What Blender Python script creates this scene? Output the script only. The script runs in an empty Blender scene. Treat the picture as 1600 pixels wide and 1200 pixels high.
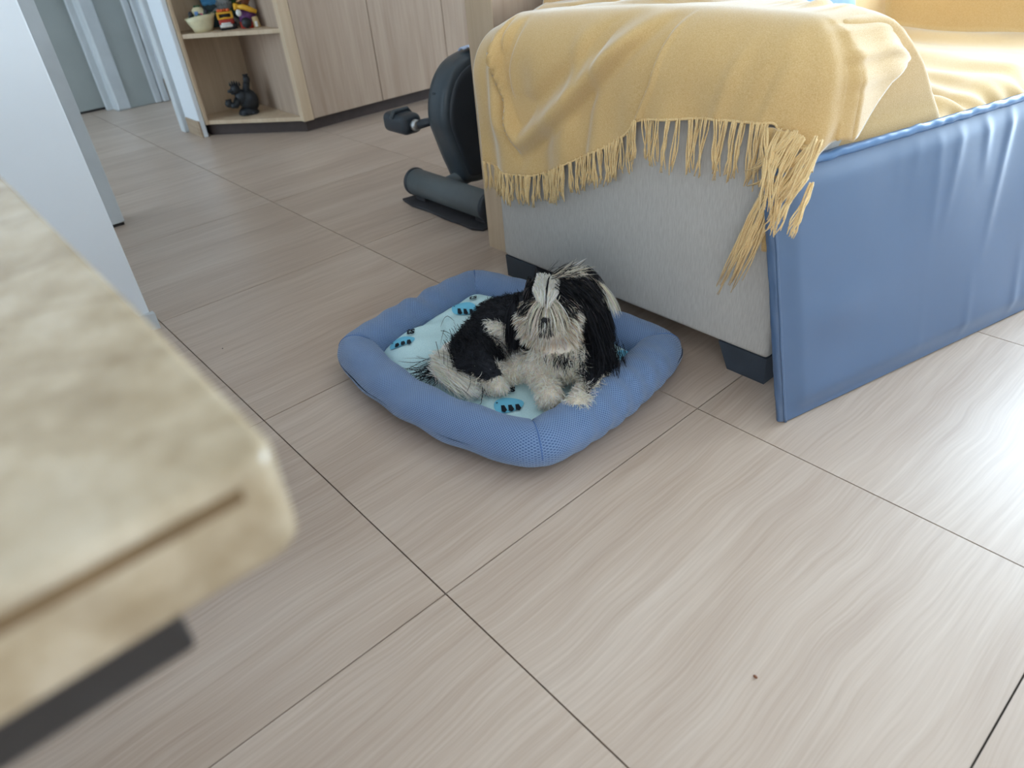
import bpy, bmesh, math, random
import numpy as np
from mathutils import Vector, Matrix, noise

random.seed(7)
rng = np.random.default_rng(7)
SC = bpy.context.scene
COL = SC.collection
PI = math.pi

# ------------------------------------------------------------------ camera, world, light, exposure
cam_d = bpy.data.cameras.new('camera')
cam = bpy.data.objects.new('camera', cam_d); COL.objects.link(cam)
cam.location = (0.6939, -0.3719, 0.9519)
cam.rotation_euler = (0.962755, 0.077019, 0.840616)
cam_d.sensor_width = 36.0
cam_d.lens = 1091.78 * 36.0 / 1600.0
cam_d.clip_start = 0.01
cam_d.dof.use_dof = True
cam_d.dof.focus_distance = 1.55
cam_d.dof.aperture_fstop = 3.9
SC.camera = cam

SC.view_settings.view_transform = 'Standard'
SC.view_settings.look = 'None'
SC.view_settings.gamma = 1.0
SC.view_settings.use_curve_mapping = False
SC.view_settings.exposure = 0.02

world = bpy.data.worlds.new('daylight'); SC.world = world
world.use_nodes = True
bgn = world.node_tree.nodes['Background']
bgn.inputs[0].default_value = (0.66, 0.84, 1.0, 1)
bgn.inputs[1].default_value = 4.0

def area(name, loc, rot, sx, sy, power, color):
    l = bpy.data.lights.new(name, 'AREA'); l.shape = 'RECTANGLE'; l.size = sx; l.size_y = sy
    l.energy = power; l.color = color
    o = bpy.data.objects.new(name, l); COL.objects.link(o); o.location = loc; o.rotation_euler = rot
    return o
# daylight entering by the balcony door (+Y wall) plus an added fill lamp behind the photographer
area('balcony_daylight', (0.65, 3.74, 1.1), (-PI / 2, 0, 0), 2.1, 2.1, 176, (0.69, 0.855, 1.0))
area('fill_light', (2.2, -2.55, 1.5), (PI / 2, 0, 0), 1.8, 1.2, 21, (1.0, 0.95, 0.88))

# ------------------------------------------------------------------ helpers
def lin(r, g, b):
    f = lambda c: (c / 255 / 12.92) if c / 255 <= 0.04045 else ((c / 255 + 0.055) / 1.055) ** 2.4
    return (f(r), f(g), f(b), 1.0)

def tag(o, label=None, cat=None, group=None, kind=None):
    if label: o['label'] = label
    if cat: o['category'] = cat
    if group: o['group'] = group
    if kind: o['kind'] = kind
    return o

def empty(name, loc=(0, 0, 0), rz=0.0):
    o = bpy.data.objects.new(name, None); COL.objects.link(o)
    o.location = loc; o.rotation_euler = (0, 0, rz); o.empty_display_size = 0.05
    return o

def link(name, me, m=None, parent=None, smooth=False):
    o = bpy.data.objects.new(name, me); COL.objects.link(o)
    if m is not None and not me.materials: me.materials.append(m)
    if parent is not None: o.parent = parent
    if smooth:
        me.polygons.foreach_set('use_smooth', np.ones(len(me.polygons), dtype=bool))
    return o

def from_bm(name, bm, m=None, parent=None, smooth=False):
    me = bpy.data.meshes.new(name); bm.normal_update(); bm.to_mesh(me); bm.free()
    return link(name, me, m, parent, smooth)

def mesh_obj(name, v, f, m=None, parent=None, smooth=False):
    me = bpy.data.meshes.new(name); me.from_pydata([tuple(map(float, p)) for p in v], [], [tuple(map(int, q)) for q in f]); me.update()
    return link(name, me, m, parent, smooth)

def add_box(bm, lo, hi, bev=0.0, seg=2, mat=None):
    r = bmesh.ops.create_cube(bm, size=1.0)
    vs = r['verts']
    for v in vs:
        p = Vector([lo[i] + (v.co[i] + 0.5) * (hi[i] - lo[i]) for i in range(3)])
        v.co = mat @ p if mat is not None else p
    if bev > 0:
        es = list({e for v in vs for e in v.link_edges})
        bmesh.ops.bevel(bm, geom=es, offset=bev, segments=seg, profile=0.5, affect='EDGES')

def box(name, lo, hi, m, parent=None, bev=0.0, seg=2, smooth=False):
    bm = bmesh.new(); add_box(bm, lo, hi, bev, seg)
    return from_bm(name, bm, m, parent, smooth)

def add_tube(bm, pts, rad, n=10, cap=True):
    """tube along points, radius a number or one per point"""
    pts = [Vector(p) for p in pts]
    rr = rad if hasattr(rad, '__len__') else [rad] * len(pts)
    rings = []; up = None
    for i, p in enumerate(pts):
        t = (pts[min(i + 1, len(pts) - 1)] - pts[max(i - 1, 0)]).normalized()
        if up is None:
            up = Vector((0, 0, 1)) if abs(t.z) < 0.9 else Vector((1, 0, 0))
        a = t.cross(up); a.normalize(); b = a.cross(t); b.normalize(); up = b
        rings.append([bm.verts.new(p + (a * math.cos(2 * PI * k / n) + b * math.sin(2 * PI * k / n)) * rr[i]) for k in range(n)])
    for i in range(len(rings) - 1):
        for k in range(n):
            bm.faces.new((rings[i][k], rings[i][(k + 1) % n], rings[i + 1][(k + 1) % n], rings[i + 1][k]))
    if cap:
        bm.faces.new(list(reversed(rings[0]))); bm.faces.new(rings[-1])

def add_lathe(bm, prof, n=20, mat=None):
    """profile of (radius, z)"""
    rings = []
    for r, z in prof:
        ring = []
        for k in range(n):
            p = Vector((r * math.cos(2 * PI * k / n), r * math.sin(2 * PI * k / n), z))
            ring.append(bm.verts.new(mat @ p if mat is not None else p))
        rings.append(ring)
    for i in range(len(rings) - 1):
        for k in range(n):
            bm.faces.new((rings[i][k], rings[i][(k + 1) % n], rings[i + 1][(k + 1) % n], rings[i + 1][k]))
    bm.faces.new(list(reversed(rings[0]))); bm.faces.new(rings[-1])

def add_ball(bm, c, r, sub=2, scale=(1, 1, 1), rot=None):
    q = bmesh.ops.create_icosphere(bm, subdivisions=sub, radius=1.0)
    for v in q['verts']:
        p = Vector((v.co.x * r * scale[0], v.co.y * r * scale[1], v.co.z * r * scale[2]))
        if rot is not None: p = rot @ p
        v.co = p + Vector(c)

def add_prism(bm, poly, lo, hi, axis='z', bev=0.0):
    """extrude a 2-D polygon along an axis"""
    def P(a, b, c):
        return {'z': (a, b, c), 'y': (a, c, b), 'x': (c, a, b)}[axis]
    A = [bm.verts.new(P(a, b, lo)) for a, b in poly]; B = [bm.verts.new(P(a, b, hi)) for a, b in poly]
    n = len(poly)
    fs = [bm.faces.new(A), bm.faces.new(B)]
    for i in range(n): fs.append(bm.faces.new((A[i], A[(i + 1) % n], B[(i + 1) % n], B[i])))
    bmesh.ops.recalc_face_normals(bm, faces=fs)
    if bev > 0:
        es = list({e for f in fs[:2] for e in f.edges})
        bmesh.ops.bevel(bm, geom=es, offset=bev, segments=2, profile=0.5, affect='EDGES')

def grid_mesh(name, P, m, parent=None, smooth=True, uv=None, solid=0.0, keep=None):
    """P: array (nu, nv, 3)"""
    nu, nv = P.shape[:2]
    idx = np.arange(nu * nv).reshape(nu, nv)
    q = np.stack([idx[:-1, :-1], idx[1:, :-1], idx[1:, 1:], idx[:-1, 1:]], -1)
    if keep is not None: q = q[keep]
    q = q.reshape(-1, 4)
    me = bpy.data.meshes.new(name)
    me.from_pydata(P.reshape(-1, 3).tolist(), [], q.tolist())
    if uv is not None:
        l = me.uv_layers.new(name='UVMap')
        li = np.empty(len(me.loops), dtype=np.int32); me.loops.foreach_get('vertex_index', li)
        l.data.foreach_set('uv', uv.reshape(-1, 2)[li].astype(np.float32).ravel())
    me.update()
    o = link(name, me, m, parent, smooth)
    if solid:
        md = o.modifiers.new('thickness', 'SOLIDIFY'); md.thickness = solid; md.offset = 0.0
    return o

def sm(a, b, x):
    t = np.clip((x - a) / (b - a), 0, 1); return t * t * (3 - 2 * t)

# ------------------------------------------------------------------ materials
class Nodes:
    def __init__(s, name, rough=0.5, spec=0.5):
        s.m = bpy.data.materials.new(name); s.m.use_nodes = True
        s.nt = s.m.node_tree; s.b = s.nt.nodes['Principled BSDF']
        s.b.inputs['Roughness'].default_value = rough
        s.b.inputs['Specular IOR Level'].default_value = spec
    def n(s, t, **k):
        x = s.nt.nodes.new(t)
        for a, v in k.items():
            if a in x.inputs: x.inputs[a].default_value = v
            else: setattr(x, a, v)
        return x
    def l(s, a, b): s.nt.links.new(a, b)
    def coords(s, kind='Object', scale=(1, 1, 1), rot=(0, 0, 0)):
        tc = s.n('ShaderNodeTexCoord'); mp = s.n('ShaderNodeMapping')
        mp.inputs['Scale'].default_value = scale; mp.inputs['Rotation'].default_value = rot
        s.l(tc.outputs[kind], mp.inputs['Vector']); return mp.outputs['Vector']
    def noise(s, vec, scale, detail=3, rough=0.5, dist=0.0):
        x = s.n('ShaderNodeTexNoise'); x.inputs['Scale'].default_value = scale; x.inputs['Detail'].default_value = detail
        x.inputs['Roughness'].default_value = rough; x.inputs['Distortion'].default_value = dist
        if vec is not None: s.l(vec, x.inputs['Vector'])
        return x.outputs['Fac']
    def ramp(s, fac, stops):
        x = s.n('ShaderNodeValToRGB'); cr = x.color_ramp
        cr.elements[0].position, cr.elements[0].color = stops[0]
        cr.elements[1].position, cr.elements[1].color = stops[-1]
        for p, c in stops[1:-1]:
            e = cr.elements.new(p); e.color = c
        s.l(fac, x.inputs['Fac']); return x.outputs['Color']
    def mix(s, fac, a, b, mode='MIX'):
        x = s.n('ShaderNodeMix', data_type='RGBA', blend_type=mode)
        for sock, v in ((x.inputs[0], fac), (x.inputs[6], a), (x.inputs[7], b)):
            if hasattr(v, 'links') or hasattr(v, 'is_linked'): s.l(v, sock)
            else: sock.default_value = v
        return x.outputs[2]
    def math(s, op, a, b=0.0):
        x = s.n('ShaderNodeMath', operation=op)
        for sock, v in ((x.inputs[0], a), (x.inputs[1], b)):
            if hasattr(v, 'is_linked'): s.l(v, sock)
            else: sock.default_value = v
        return x.outputs[0]
    def bump(s, h, strength=0.3, dist=0.01):
        x = s.n('ShaderNodeBump'); x.inputs['Strength'].default_value = strength; x.inputs['Distance'].default_value = dist
        s.l(h, x.inputs['Height']); s.l(x.outputs['Normal'], s.b.inputs['Normal']); return x
    def color(s, c):
        if hasattr(c, 'is_linked'): s.l(c, s.b.inputs['Base Color'])
        else: s.b.inputs['Base Color'].default_value = c
        return s

def plain(name, rgb, rough=0.5, spec=0.4, metal=0.0, var=0.12, scale=25, bump=0.0):
    """a colour with a slight procedural unevenness"""
    s = Nodes(name, rough, spec); v = s.coords('Object')
    f = s.noise(v, scale, 4)
    c = lin(*rgb); d = tuple(x * (1 - var) for x in c[:3]) + (1,); e = tuple(min(1, x * (1 + var)) for x in c[:3]) + (1,)
    s.color(s.ramp(f, [(0.3, d), (0.7, e)]))
    s.b.inputs['Metallic'].default_value = metal
    if bump: s.bump(f, bump, 0.004)
    return s.m

def wood(name, dark, light, axis='z', rough=0.45, scale=1.0, spec=0.35):
    s = Nodes(name, rough, spec)
    k = {'x': (1.2, 22, 22), 'y': (22, 1.2, 22), 'z': (22, 22, 1.2)}[axis]
    v = s.coords('Object', tuple(a * scale for a in k))
    f = s.noise(v, 1.0, 6, 0.6, 0.6)
    v2 = s.coords('Object', tuple(a * scale * 5 for a in k)); f2 = s.noise(v2, 1.0, 3, 0.5)
    c = s.ramp(f, [(0.3, lin(*dark)), (0.7, lin(*light))])
    c = s.mix(0.25, c, s.ramp(f2, [(0.35, lin(*dark)), (0.65, lin(*light))]))
    s.color(c); s.bump(f2, 0.08, 0.002)
    return s.m

def floor_material():
    s = Nodes('wood_look_porcelain', 0.35, 0.7)
    tc = s.n('ShaderNodeTexCoord'); oi = s.n('ShaderNodeObjectInfo')
    off = s.n('ShaderNodeVectorMath', operation='SCALE'); s.l(oi.outputs['Location'], off.inputs[0]); off.inputs['Scale'].default_value = 3.71
    add = s.n('ShaderNodeVectorMath', operation='ADD'); s.l(tc.outputs['Object'], add.inputs[0]); s.l(off.outputs[0], add.inputs[1])
    # gentle warping of the veins
    wn = s.n('ShaderNodeTexNoise'); wn.inputs['Scale'].default_value = 2.2; wn.inputs['Detail'].default_value = 2
    s.l(add.outputs[0], wn.inputs['Vector'])
    ws = s.n('ShaderNodeVectorMath', operation='SCALE'); s.l(wn.outputs['Color'], ws.inputs[0]); ws.inputs['Scale'].default_value = 0.075
    wv = s.n('ShaderNodeVectorMath', operation='ADD'); s.l(add.outputs[0], wv.inputs[0]); s.l(ws.outputs[0], wv.inputs[1])
    def mp(sc):
        m = s.n('ShaderNodeMapping'); m.inputs['Scale'].default_value = sc; s.l(wv.outputs[0], m.inputs['Vector']); return m.outputs['Vector']
    broad = s.noise(mp((5.5, 0.8, 1)), 1.0, 3, 0.55)
    fine = s.noise(mp((40, 0.9, 1)), 1.0, 5, 0.6)
    hair = s.noise(mp((190, 5, 1)), 1.0, 3, 0.5)
    c = s.ramp(broad, [(0.28, lin(164, 139, 120)), (0.5, lin(191, 168, 149)), (0.72, lin(209, 190, 174))])
    c2 = s.ramp(fine, [(0.3, lin(162, 137, 119)), (0.5, lin(194, 172, 154)), (0.7, lin(214, 197, 182))])
    c = s.mix(0.34, c, c2)
    c3 = s.ramp(hair, [(0.3, lin(158, 136, 119)), (0.7, lin(214, 198, 184))])
    c = s.mix(0.26, c, c3)
    s.color(c); s.bump(hair, 0.12, 0.0015)
    return s.m

def fabric(name, c1, c2, scale=900, rough=0.9, bump=0.25, axis=None, sheen=0.0):
    s = Nodes(name, rough, 0.15)
    sc = (1, 1, 1) if axis is None else {'z': (1, 1, 0.08)}[axis]
    f = s.noise(s.coords('Object', sc), scale * 0.35, 3, 0.6)
    g = s.noise(s.coords('Object'), 9, 3)
    c = s.ramp(f, [(0.3, lin(*c1)), (0.7, lin(*c2))])
    c = s.mix(0.10, c, s.ramp(g, [(0.3, lin(*c1)), (0.7, lin(*c2))]))
    s.color(c); s.bump(f, bump, 0.002)
    if sheen:
        s.b.inputs['Sheen Weight'].default_value = sheen; s.b.inputs['Sheen Roughness'].default_value = 0.4
    return s.m

M = {}
M['floor'] = floor_material()
M['grout'] = plain('grout', (70, 62, 54), 0.9)
M['wall'] = plain('white_wall_paint', (232, 236, 240), 0.42, 0.4, var=0.02, scale=4)
M['ceiling'] = plain('ceiling_paint', (240, 240, 238), 0.9, 0.2, var=0.02)
M['door'] = plain('dimmed_door_paint', (172, 176, 172), 0.5, 0.4, var=0.04, scale=6)  # white paint greyed to imitate a corridor without window light
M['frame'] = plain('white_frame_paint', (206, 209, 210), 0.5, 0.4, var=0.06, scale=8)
M['skirting'] = wood('skirting_tile', (148, 124, 100), (186, 164, 140), 'x')
M['dark'] = plain('dark_gap', (52, 48, 46), 0.8)
M['cabinet'] = wood('pale_oak_laminate', (166, 142, 122), (193, 172, 153), 'z', 0.5, 0.7)
M['cabinet_in'] = wood('warm_oak_laminate', (194, 168, 138), (216, 194, 166), 'z', 0.5, 0.7)
M['plinth'] = plain('dark_brown_plinth', (70, 58, 54), 0.6)
M['sofa'] = fabric('grey_linen', (186, 180, 173), (207, 202, 195), 1500, 0.95, 0.06, 'z')
M['leg'] = plain('charcoal_sofa_foot', (58, 66, 76), 0.5)
M['throw'] = fabric('mustard_cotton', (214, 172, 108), (236, 204, 150), 1500, 0.85, 0.3, None, 0.9)
M['yarn'] = fabric('mustard_yarn', (234, 194, 132), (252, 226, 174), 1500, 0.85, 0.3, None, 0.2)
M['vinyl'] = plain('blue_vinyl', (78, 104, 138), 0.38, 0.95, var=0.05, scale=5)
M['vinyl_edge'] = plain('blue_vinyl_piping', (92, 134, 182), 0.28, 0.8, var=0.05, scale=5)
M['plastic'] = plain('charcoal_plastic', (62, 70, 76), 0.38, 0.5, var=0.06)
M['plastic_dark'] = plain('black_plastic', (44, 50, 57), 0.45, 0.5, var=0.06)
M['tube'] = plain('grey_powder_coat', (96, 102, 104), 0.5, 0.4, var=0.05)
M['rubber'] = plain('dark_rubber', (66, 64, 66), 0.85, 0.2, bump=0.2)
M['steel'] = plain('worn_steel', (176, 178, 178), 0.3, 0.5, 0.9)
M['iron'] = plain('black_iron', (44, 42, 42), 0.32, 0.5, var=0.3, scale=14)
M['whitecloth'] = plain('white_cloth', (205, 214, 236), 0.8)
M['bluecloth'] = plain('pale_blue_cloth', (150, 180, 222), 0.85)

def stone_material():
    s = Nodes('beige_marble', 0.22, 0.5)
    v = s.coords('Object')
    f = s.noise(v, 14, 5, 0.62, 0.4); g = s.noise(v, 40, 4, 0.6)
    c = s.ramp(f, [(0.3, lin(152, 131, 100)), (0.5, lin(190, 171, 142)), (0.7, lin(212, 197, 174))])
    c = s.mix(0.3, c, s.ramp(g, [(0.35, lin(146, 124, 92)), (0.65, lin(208, 192, 168))]))
    w = s.n('ShaderNodeTexWave', wave_type='BANDS'); w.inputs['Scale'].default_value = 3.2; w.inputs['Distortion'].default_value = 9; w.inputs['Detail'].default_value = 2
    s.l(v, w.inputs['Vector'])
    vein = s.ramp(w.outputs['Fac'], [(0.0, (1, 1, 1, 1)), (0.02, (0, 0, 0, 1)), (1.0, (0, 0, 0, 1))])
    c = s.mix(s.math('MULTIPLY', vein, 0.28), c, lin(140, 118, 90))
    s.color(c); return s.m
M['stone'] = stone_material()

def mesh_fabric():
    s = Nodes('blue_air_mesh', 0.75, 0.3)
    tc = s.n('ShaderNodeTexCoord'); sp = s.n('ShaderNodeSeparateXYZ'); s.l(tc.outputs['UV'], sp.inputs[0])
    k = 2 * PI / 0.0088
    def wave(o): return s.math('SINE', s.math('MULTIPLY', o, k))
    u2 = s.math('ADD', sp.outputs['X'], sp.outputs['Y']); v2 = s.math('SUBTRACT', sp.outputs['X'], sp.outputs['Y'])
    h = s.math('MULTIPLY', wave(s.math('MULTIPLY', u2, 0.72)), wave(s.math('MULTIPLY', v2, 0.72)))
    h = s.math('ABSOLUTE', h)
    hole = s.ramp(h, [(0.38, (0, 0, 0, 1)), (0.72, (1, 1, 1, 1))])
    c = s.mix(hole, lin(124, 150, 188), lin(72, 98, 142))
    s.color(c)
    inv = s.math('SUBTRACT', 1.0, h); s.bump(inv, 0.6, 0.002)
    s.b.inputs['Sheen Weight'].default_value = 0.3
    return s.m
M['airmesh'] = mesh_fabric()
M['seam'] = plain('blue_seam', (84, 116, 168), 0.8)
M['pad'] = fabric('aqua_cotton', (182, 216, 222), (208, 234, 238), 1200, 0.9, 0.12)
M['print_blue'] = plain('sky_blue_print', (118, 196, 226), 0.9, 0.2, var=0.02)
M['print_black'] = plain('black_print', (34, 40, 48), 0.9, 0.2, var=0.02)

# ------------------------------------------------------------------ the room
T = 0.70                                                       # tile pitch
floor = box('floor', (-6.0, -3.2, -0.05), (3.6, 4.4, -0.006), M['grout']); floor['kind'] = 'structure'
bm = bmesh.new(); add_box(bm, (0.0013, 0.0013, -0.006), (T - 0.0013, T - 0.0013, 0.0), 0.0, 1)
tile_me = bpy.data.meshes.new('floor_tile'); bm.to_mesh(tile_me); bm.free(); tile_me.materials.append(M['floor'])
for i in range(-8, 5):
    for j in range(-4, 6):
        t = bpy.data.objects.new('floor_tile', tile_me); COL.objects.link(t)
        t.parent = floor; t.location = (i * T, j * T, 0)

def struct(o): o['kind'] = 'structure'; return o
H = 2.65
struct(box('ceiling', (-6.0, -3.2, H), (3.6, 4.4, H + 0.1), M['ceiling']))
# partition whose end stands at the left of the picture
wl = struct(box('wall_left', (-1.50, -3.2, 0.0), (-1.384, -0.02, H), M['wall'], bev=0.004))
bm = bmesh.new(); add_prism(bm, [(-1.384, -0.075), (-1.384, -0.012), (-1.362, -0.012)], 0.0, 0.05, 'z', 0.0)
from_bm('baseboard_corner', bm, M['frame'], wl)
# second partition along the corridor
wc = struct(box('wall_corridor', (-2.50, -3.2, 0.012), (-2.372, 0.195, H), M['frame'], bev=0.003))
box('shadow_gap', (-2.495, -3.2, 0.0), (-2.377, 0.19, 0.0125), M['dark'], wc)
# wall behind the cabinet with its end towards the corridor
wb = struct(box('wall_back', (-3.634, 0.957, 0.0), (-3.575, 4.4, H), M['wall']))
box('wall_end', (-3.634, 0.931, 0.0), (-3.418, 0.957, H), M['wall'], wb, 0.003)
box('skirting_tile', (-3.612, 0.922, 0.0), (-3.45, 0.9309, 0.085), M['skirting'], wb, 0.002)
box('skirting_tile', (-3.446, 0.922, 0.0), (-3.416, 0.9309, 0.088), M['skirting'], wb, 0.002)
struct(box('trim_1', (-3.70, 0.905, 0.0), (-3.634, 1.02, H), M['frame'], bev=0.006))
# end of the corridor: wall, door, frame
we = struct(box('wall_far', (-5.1, -3.2, 0.0), (-4.90, 4.4, H), M['wall']))
dr = empty('door_1', (-4.82, 0.42, 0.0)); dr['kind'] = 'structure'
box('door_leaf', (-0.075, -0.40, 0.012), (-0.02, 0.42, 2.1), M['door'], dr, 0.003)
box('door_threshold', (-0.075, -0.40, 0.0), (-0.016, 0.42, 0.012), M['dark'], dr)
bm = bmesh.new(); add_tube(bm, [(-0.02, -0.3, 1.0), (0.03, -0.3, 1.0), (0.03, -0.19, 1.0)], 0.009, 10); from_bm('door_handle', bm, M['steel'], dr, True)
tr = struct(box('trim_2', (-4.90, 0.836, 0.0), (-4.66, 0.862, 2.2), M['frame'], bev=0.004))
box('frame_moulding', (-4.72, 0.84, 0.0), (-4.648, 0.922, 2.2), M['frame'], tr, 0.012, 3)
box('frame_stop', (-4.80, 0.80, 0.0), (-4.76, 0.838, 2.15), M['frame'], tr, 0.004)
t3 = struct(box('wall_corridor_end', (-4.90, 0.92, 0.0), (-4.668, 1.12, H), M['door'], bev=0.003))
box('frame_moulding', (-4.69, 1.085, 0.0), (-4.65, 1.13, H), M['frame'], t3, 0.01, 3)
box('frame_moulding', (-4.70, 1.132, 0.0), (-4.632, 1.172, H), M['frame'], t3, 0.012, 3)
wf = struct(box('wall_corridor_side', (-4.90, 1.172, 0.0), (-4.652, 2.2, H), M['wall']))
box('skirting_tile', (-4.652, 1.176, 0.0), (-4.64, 2.2, 0.14), M['skirting'], wf, 0.002)
# the rest of the shell, out of the picture
wr = struct(box('wall_right', (3.5, -3.2, 0.0), (3.6, 4.4, H), M['wall']))
wn = struct(empty('wall_window', (0, 3.6, 0)))
for lo, hi in (((-3.575, 0, 0), (-0.4, 0.12, H)), ((1.7, 0, 0), (3.5, 0.12, H)), ((-0.4, 0, 2.15), (1.7, 0.12, H))):
    box('wall_piece', lo, hi, M['wall'], wn)
w1 = struct(empty('window_1', (0.65, 3.66, 0)))
for x in (-1.05, -0.02, 1.0):
    box('window_frame', (x, -0.03, 0.0), (x + 0.05, 0.03, 2.15), M['frame'], w1)
box('window_frame', (-1.05, -0.03, 2.10), (1.05, 0.03, 2.15), M['frame'], w1)
wq = struct(empty('wall_behind', (0, -2.7, 0)))
for lo, hi in (((-1.384, -0.12, 0), (1.3, 0, H)), ((3.1, -0.12, 0), (3.5, 0, H)), ((1.3, -0.12, 0), (3.1, 0, 0.9)), ((1.3, -0.12, 2.1), (3.1, 0, H))):
    box('wall_piece', lo, hi, M['wall'], wq)
w2 = struct(empty('fill_window', (2.2, -2.76, 0.9)))  # invented window, added to frame the fill lamp
for x in (-0.9, -0.02, 0.86): box('window_frame', (x, -0.03, 0.0), (x + 0.04, 0.03, 1.2), M['frame'], w2)

# ------------------------------------------------------------------ cabinet with the open corner shelf
cb = tag(empty('corner_cabinet', (-3.0, 1.34, 0)), 'tall pale oak laminate cabinet with open corner shelves against the back wall', 'cabinet')
cx, cy = -3.0, 1.34
def cbx(name, lo, hi, m, bev=0.0015, parent=None):
    return box(name, (lo[0] - cx, lo[1] - cy, lo[2]), (hi[0] - cx, hi[1] - cy, hi[2]), M[m], parent or cb, bev, 1)
ZT = 2.3
cbx('side_panel', (-3.573, 0.958, 0.062), (-3.405, 0.976, ZT), 'cabinet_in')
cbx('back_panel', (-3.573, 0.976, 0.062), (-3.558, 1.345, ZT), 'cabinet_in')
cbx('partition', (-3.558, 1.327, 0.062), (-2.965, 1.345, ZT), 'cabinet')
tri = [(-3.558, 0.976), (-3.408, 0.976), (-2.985, 1.3139), (-2.993, 1.327), (-3.558, 1.327)]
trl = [(a - cx, b - cy) for a, b in tri]
for nm, z0 in (('bottom_board', 0.062), ('shelf', 0.488), ('shelf', 0.93), ('shelf', 1.37), ('top_board', ZT - 0.02)):
    bm = bmesh.new(); add_prism(bm, trl, z0, z0 + 0.02, 'z', 0.001); from_bm(nm, bm, M['cabinet_in'], cb)
# edge strip on the front of the partition
cbx('edge_strip', (-2.992, 1.314, 0.062), (-2.946, 1.373, ZT), 'cabinet_in', 0.002)
dy = [1.374, 1.815, 2.30, 2.785, 3.27]
for a, b in zip(dy[:-1], dy[1:]):
    d = cbx('cabinet_door', (-2.972, a + 0.0018, 0.066), (-2.95, b - 0.0018, ZT), 'cabinet', 0.0015)
cbx('carcass', (-3.573, 1.345, 0.062), (-2.976, 3.27, ZT), 'plinth', 0)
pl = [(-3.55, 0.985), (-3.44, 0.985), (-3.0, 1.345), (-3.0, 3.26), (-3.55, 3.26)]
bm = bmesh.new(); add_prism(bm, [(a - cx, b - cy) for a, b in pl], 0.0, 0.062, 'z'); from_bm('plinth', bm, M['plinth'], cb)

# ------------------------------------------------------------------ wooden panel standing behind the sofa
wp = tag(empty('wood_panel', (-0.97, 1.0, 0)), 'tall beige wood panel standing upright behind the grey sofa', 'panel')
box('board', (-0.066, -0.02, 0.0), (0.046, 1.9, 1.15), M['cabinet'], wp, 0.002, 1)
box('edge_band', (-0.067, -0.0215, 0.0), (0.047, -0.02, 1.151), M['cabinet_in'], wp)


# ------------------------------------------------------------------ sofa
so = tag(empty('sofa', (-0.38, 1.9, 0)), 'light grey linen sofa with dark block feet, mostly hidden by yellow cloth', 'sofa')
def sbx(name, lo, hi, m, bev=0.01, seg=3):
    return box(name, (lo[0] + 0.38, lo[1] - 1.9, lo[2]), (hi[0] + 0.38, hi[1] - 1.9, hi[2]), m, so, bev, seg, True)
a_near = sbx('armrest', (-0.828, 0.868, 0.068), (0.056, 1.14, 0.60), M['sofa'], 0.012)
sbx('armrest', (-0.828, 2.70, 0.068), (0.056, 2.95, 0.60), M['sofa'], 0.02)
sbx('seat_base', (-0.828, 1.14, 0.07), (0.05, 2.70, 0.28), M['sofa'], 0.012)
sbx('seat_cushion', (-0.60, 1.145, 0.28), (0.07, 1.92, 0.425), M['sofa'], 0.04, 4)
sbx('seat_cushion', (-0.60, 1.93, 0.28), (0.07, 2.695, 0.425), M['sofa'], 0.04, 4)
sbx('backrest', (-0.828, 1.14, 0.28), (-0.60, 2.70, 0.68), M['sofa'], 0.05, 4)
def foot(x0, x1, y0, y1, fl=1):
    bm = bmesh.new()
    top = [(x0, y0), (x1, y0), (x1, y1), (x0, y1)]
    k = 0.028
    bot = [(x0 + (k if fl > 0 else 0), y0 + 0.004), (x1 - (0 if fl > 0 else k), y0 + 0.004), (x1 - (0 if fl > 0 else k), y1 - 0.02), (x0 + (k if fl > 0 else 0), y1 - 0.02)]
    A = [bm.verts.new((a + 0.38, b - 1.9, 0.0)) for a, b in bot]; B = [bm.verts.new((a + 0.38, b - 1.9, 0.069)) for a, b in top]
    fs = [bm.faces.new(A), bm.faces.new(B)] + [bm.faces.new((A[i], A[(i + 1) % 4], B[(i + 1) % 4], B[i])) for i in range(4)]
    bmesh.ops.recalc_face_normals(bm, faces=fs)
    from_bm('foot', bm, M['leg'], so)
foot(-0.07, 0.055, 0.869, 0.98, 1); foot(-0.824, -0.69, 0.869, 0.98, -1)
foot(-0.07, 0.055, 2.83, 2.94, 1); foot(-0.824, -0.69, 2.83, 2.94, -1)

# ------------------------------------------------------------------ cloths on the sofa
def nz(x, y, z=0.0, s=1.0): return noise.noise(Vector((x * s, y * s, z)))
def armtop(x):
    return np.interp(x, [-0.90, -0.85, -0.78, -0.6, -0.4, -0.2, 0.0, 0.1, 0.16], [0.655, 0.672, 0.700, 0.715, 0.728, 0.733, 0.728, 0.712, 0.69])
def height(x, y):
    """top of the upholstery and what lies on it"""
    T_ = armtop(x)
    w = sm(1.06, 1.52 + 0.05 * math.sin(9 * x), y)
    h = T_ * (1 - w) + 0.445 * w
    back = 0.755 * sm(-0.44, -0.66, x) * sm(0.98, 1.14, y)
    h = max(h, back) if back < 0.69 else max(h, back)
    far = 0.66 * sm(2.46, 2.64, y)
    h = max(h, far)
    return float(h)

def drape(s, R):
    """s: unfolded distance past the bend; returns (outward, down)"""
    if s <= 0: return 0.0, 0.0
    if s < R * PI / 2: return R * math.sin(s / R), R * (1 - math.cos(s / R))
    return R, R + s - R * PI / 2

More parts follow.
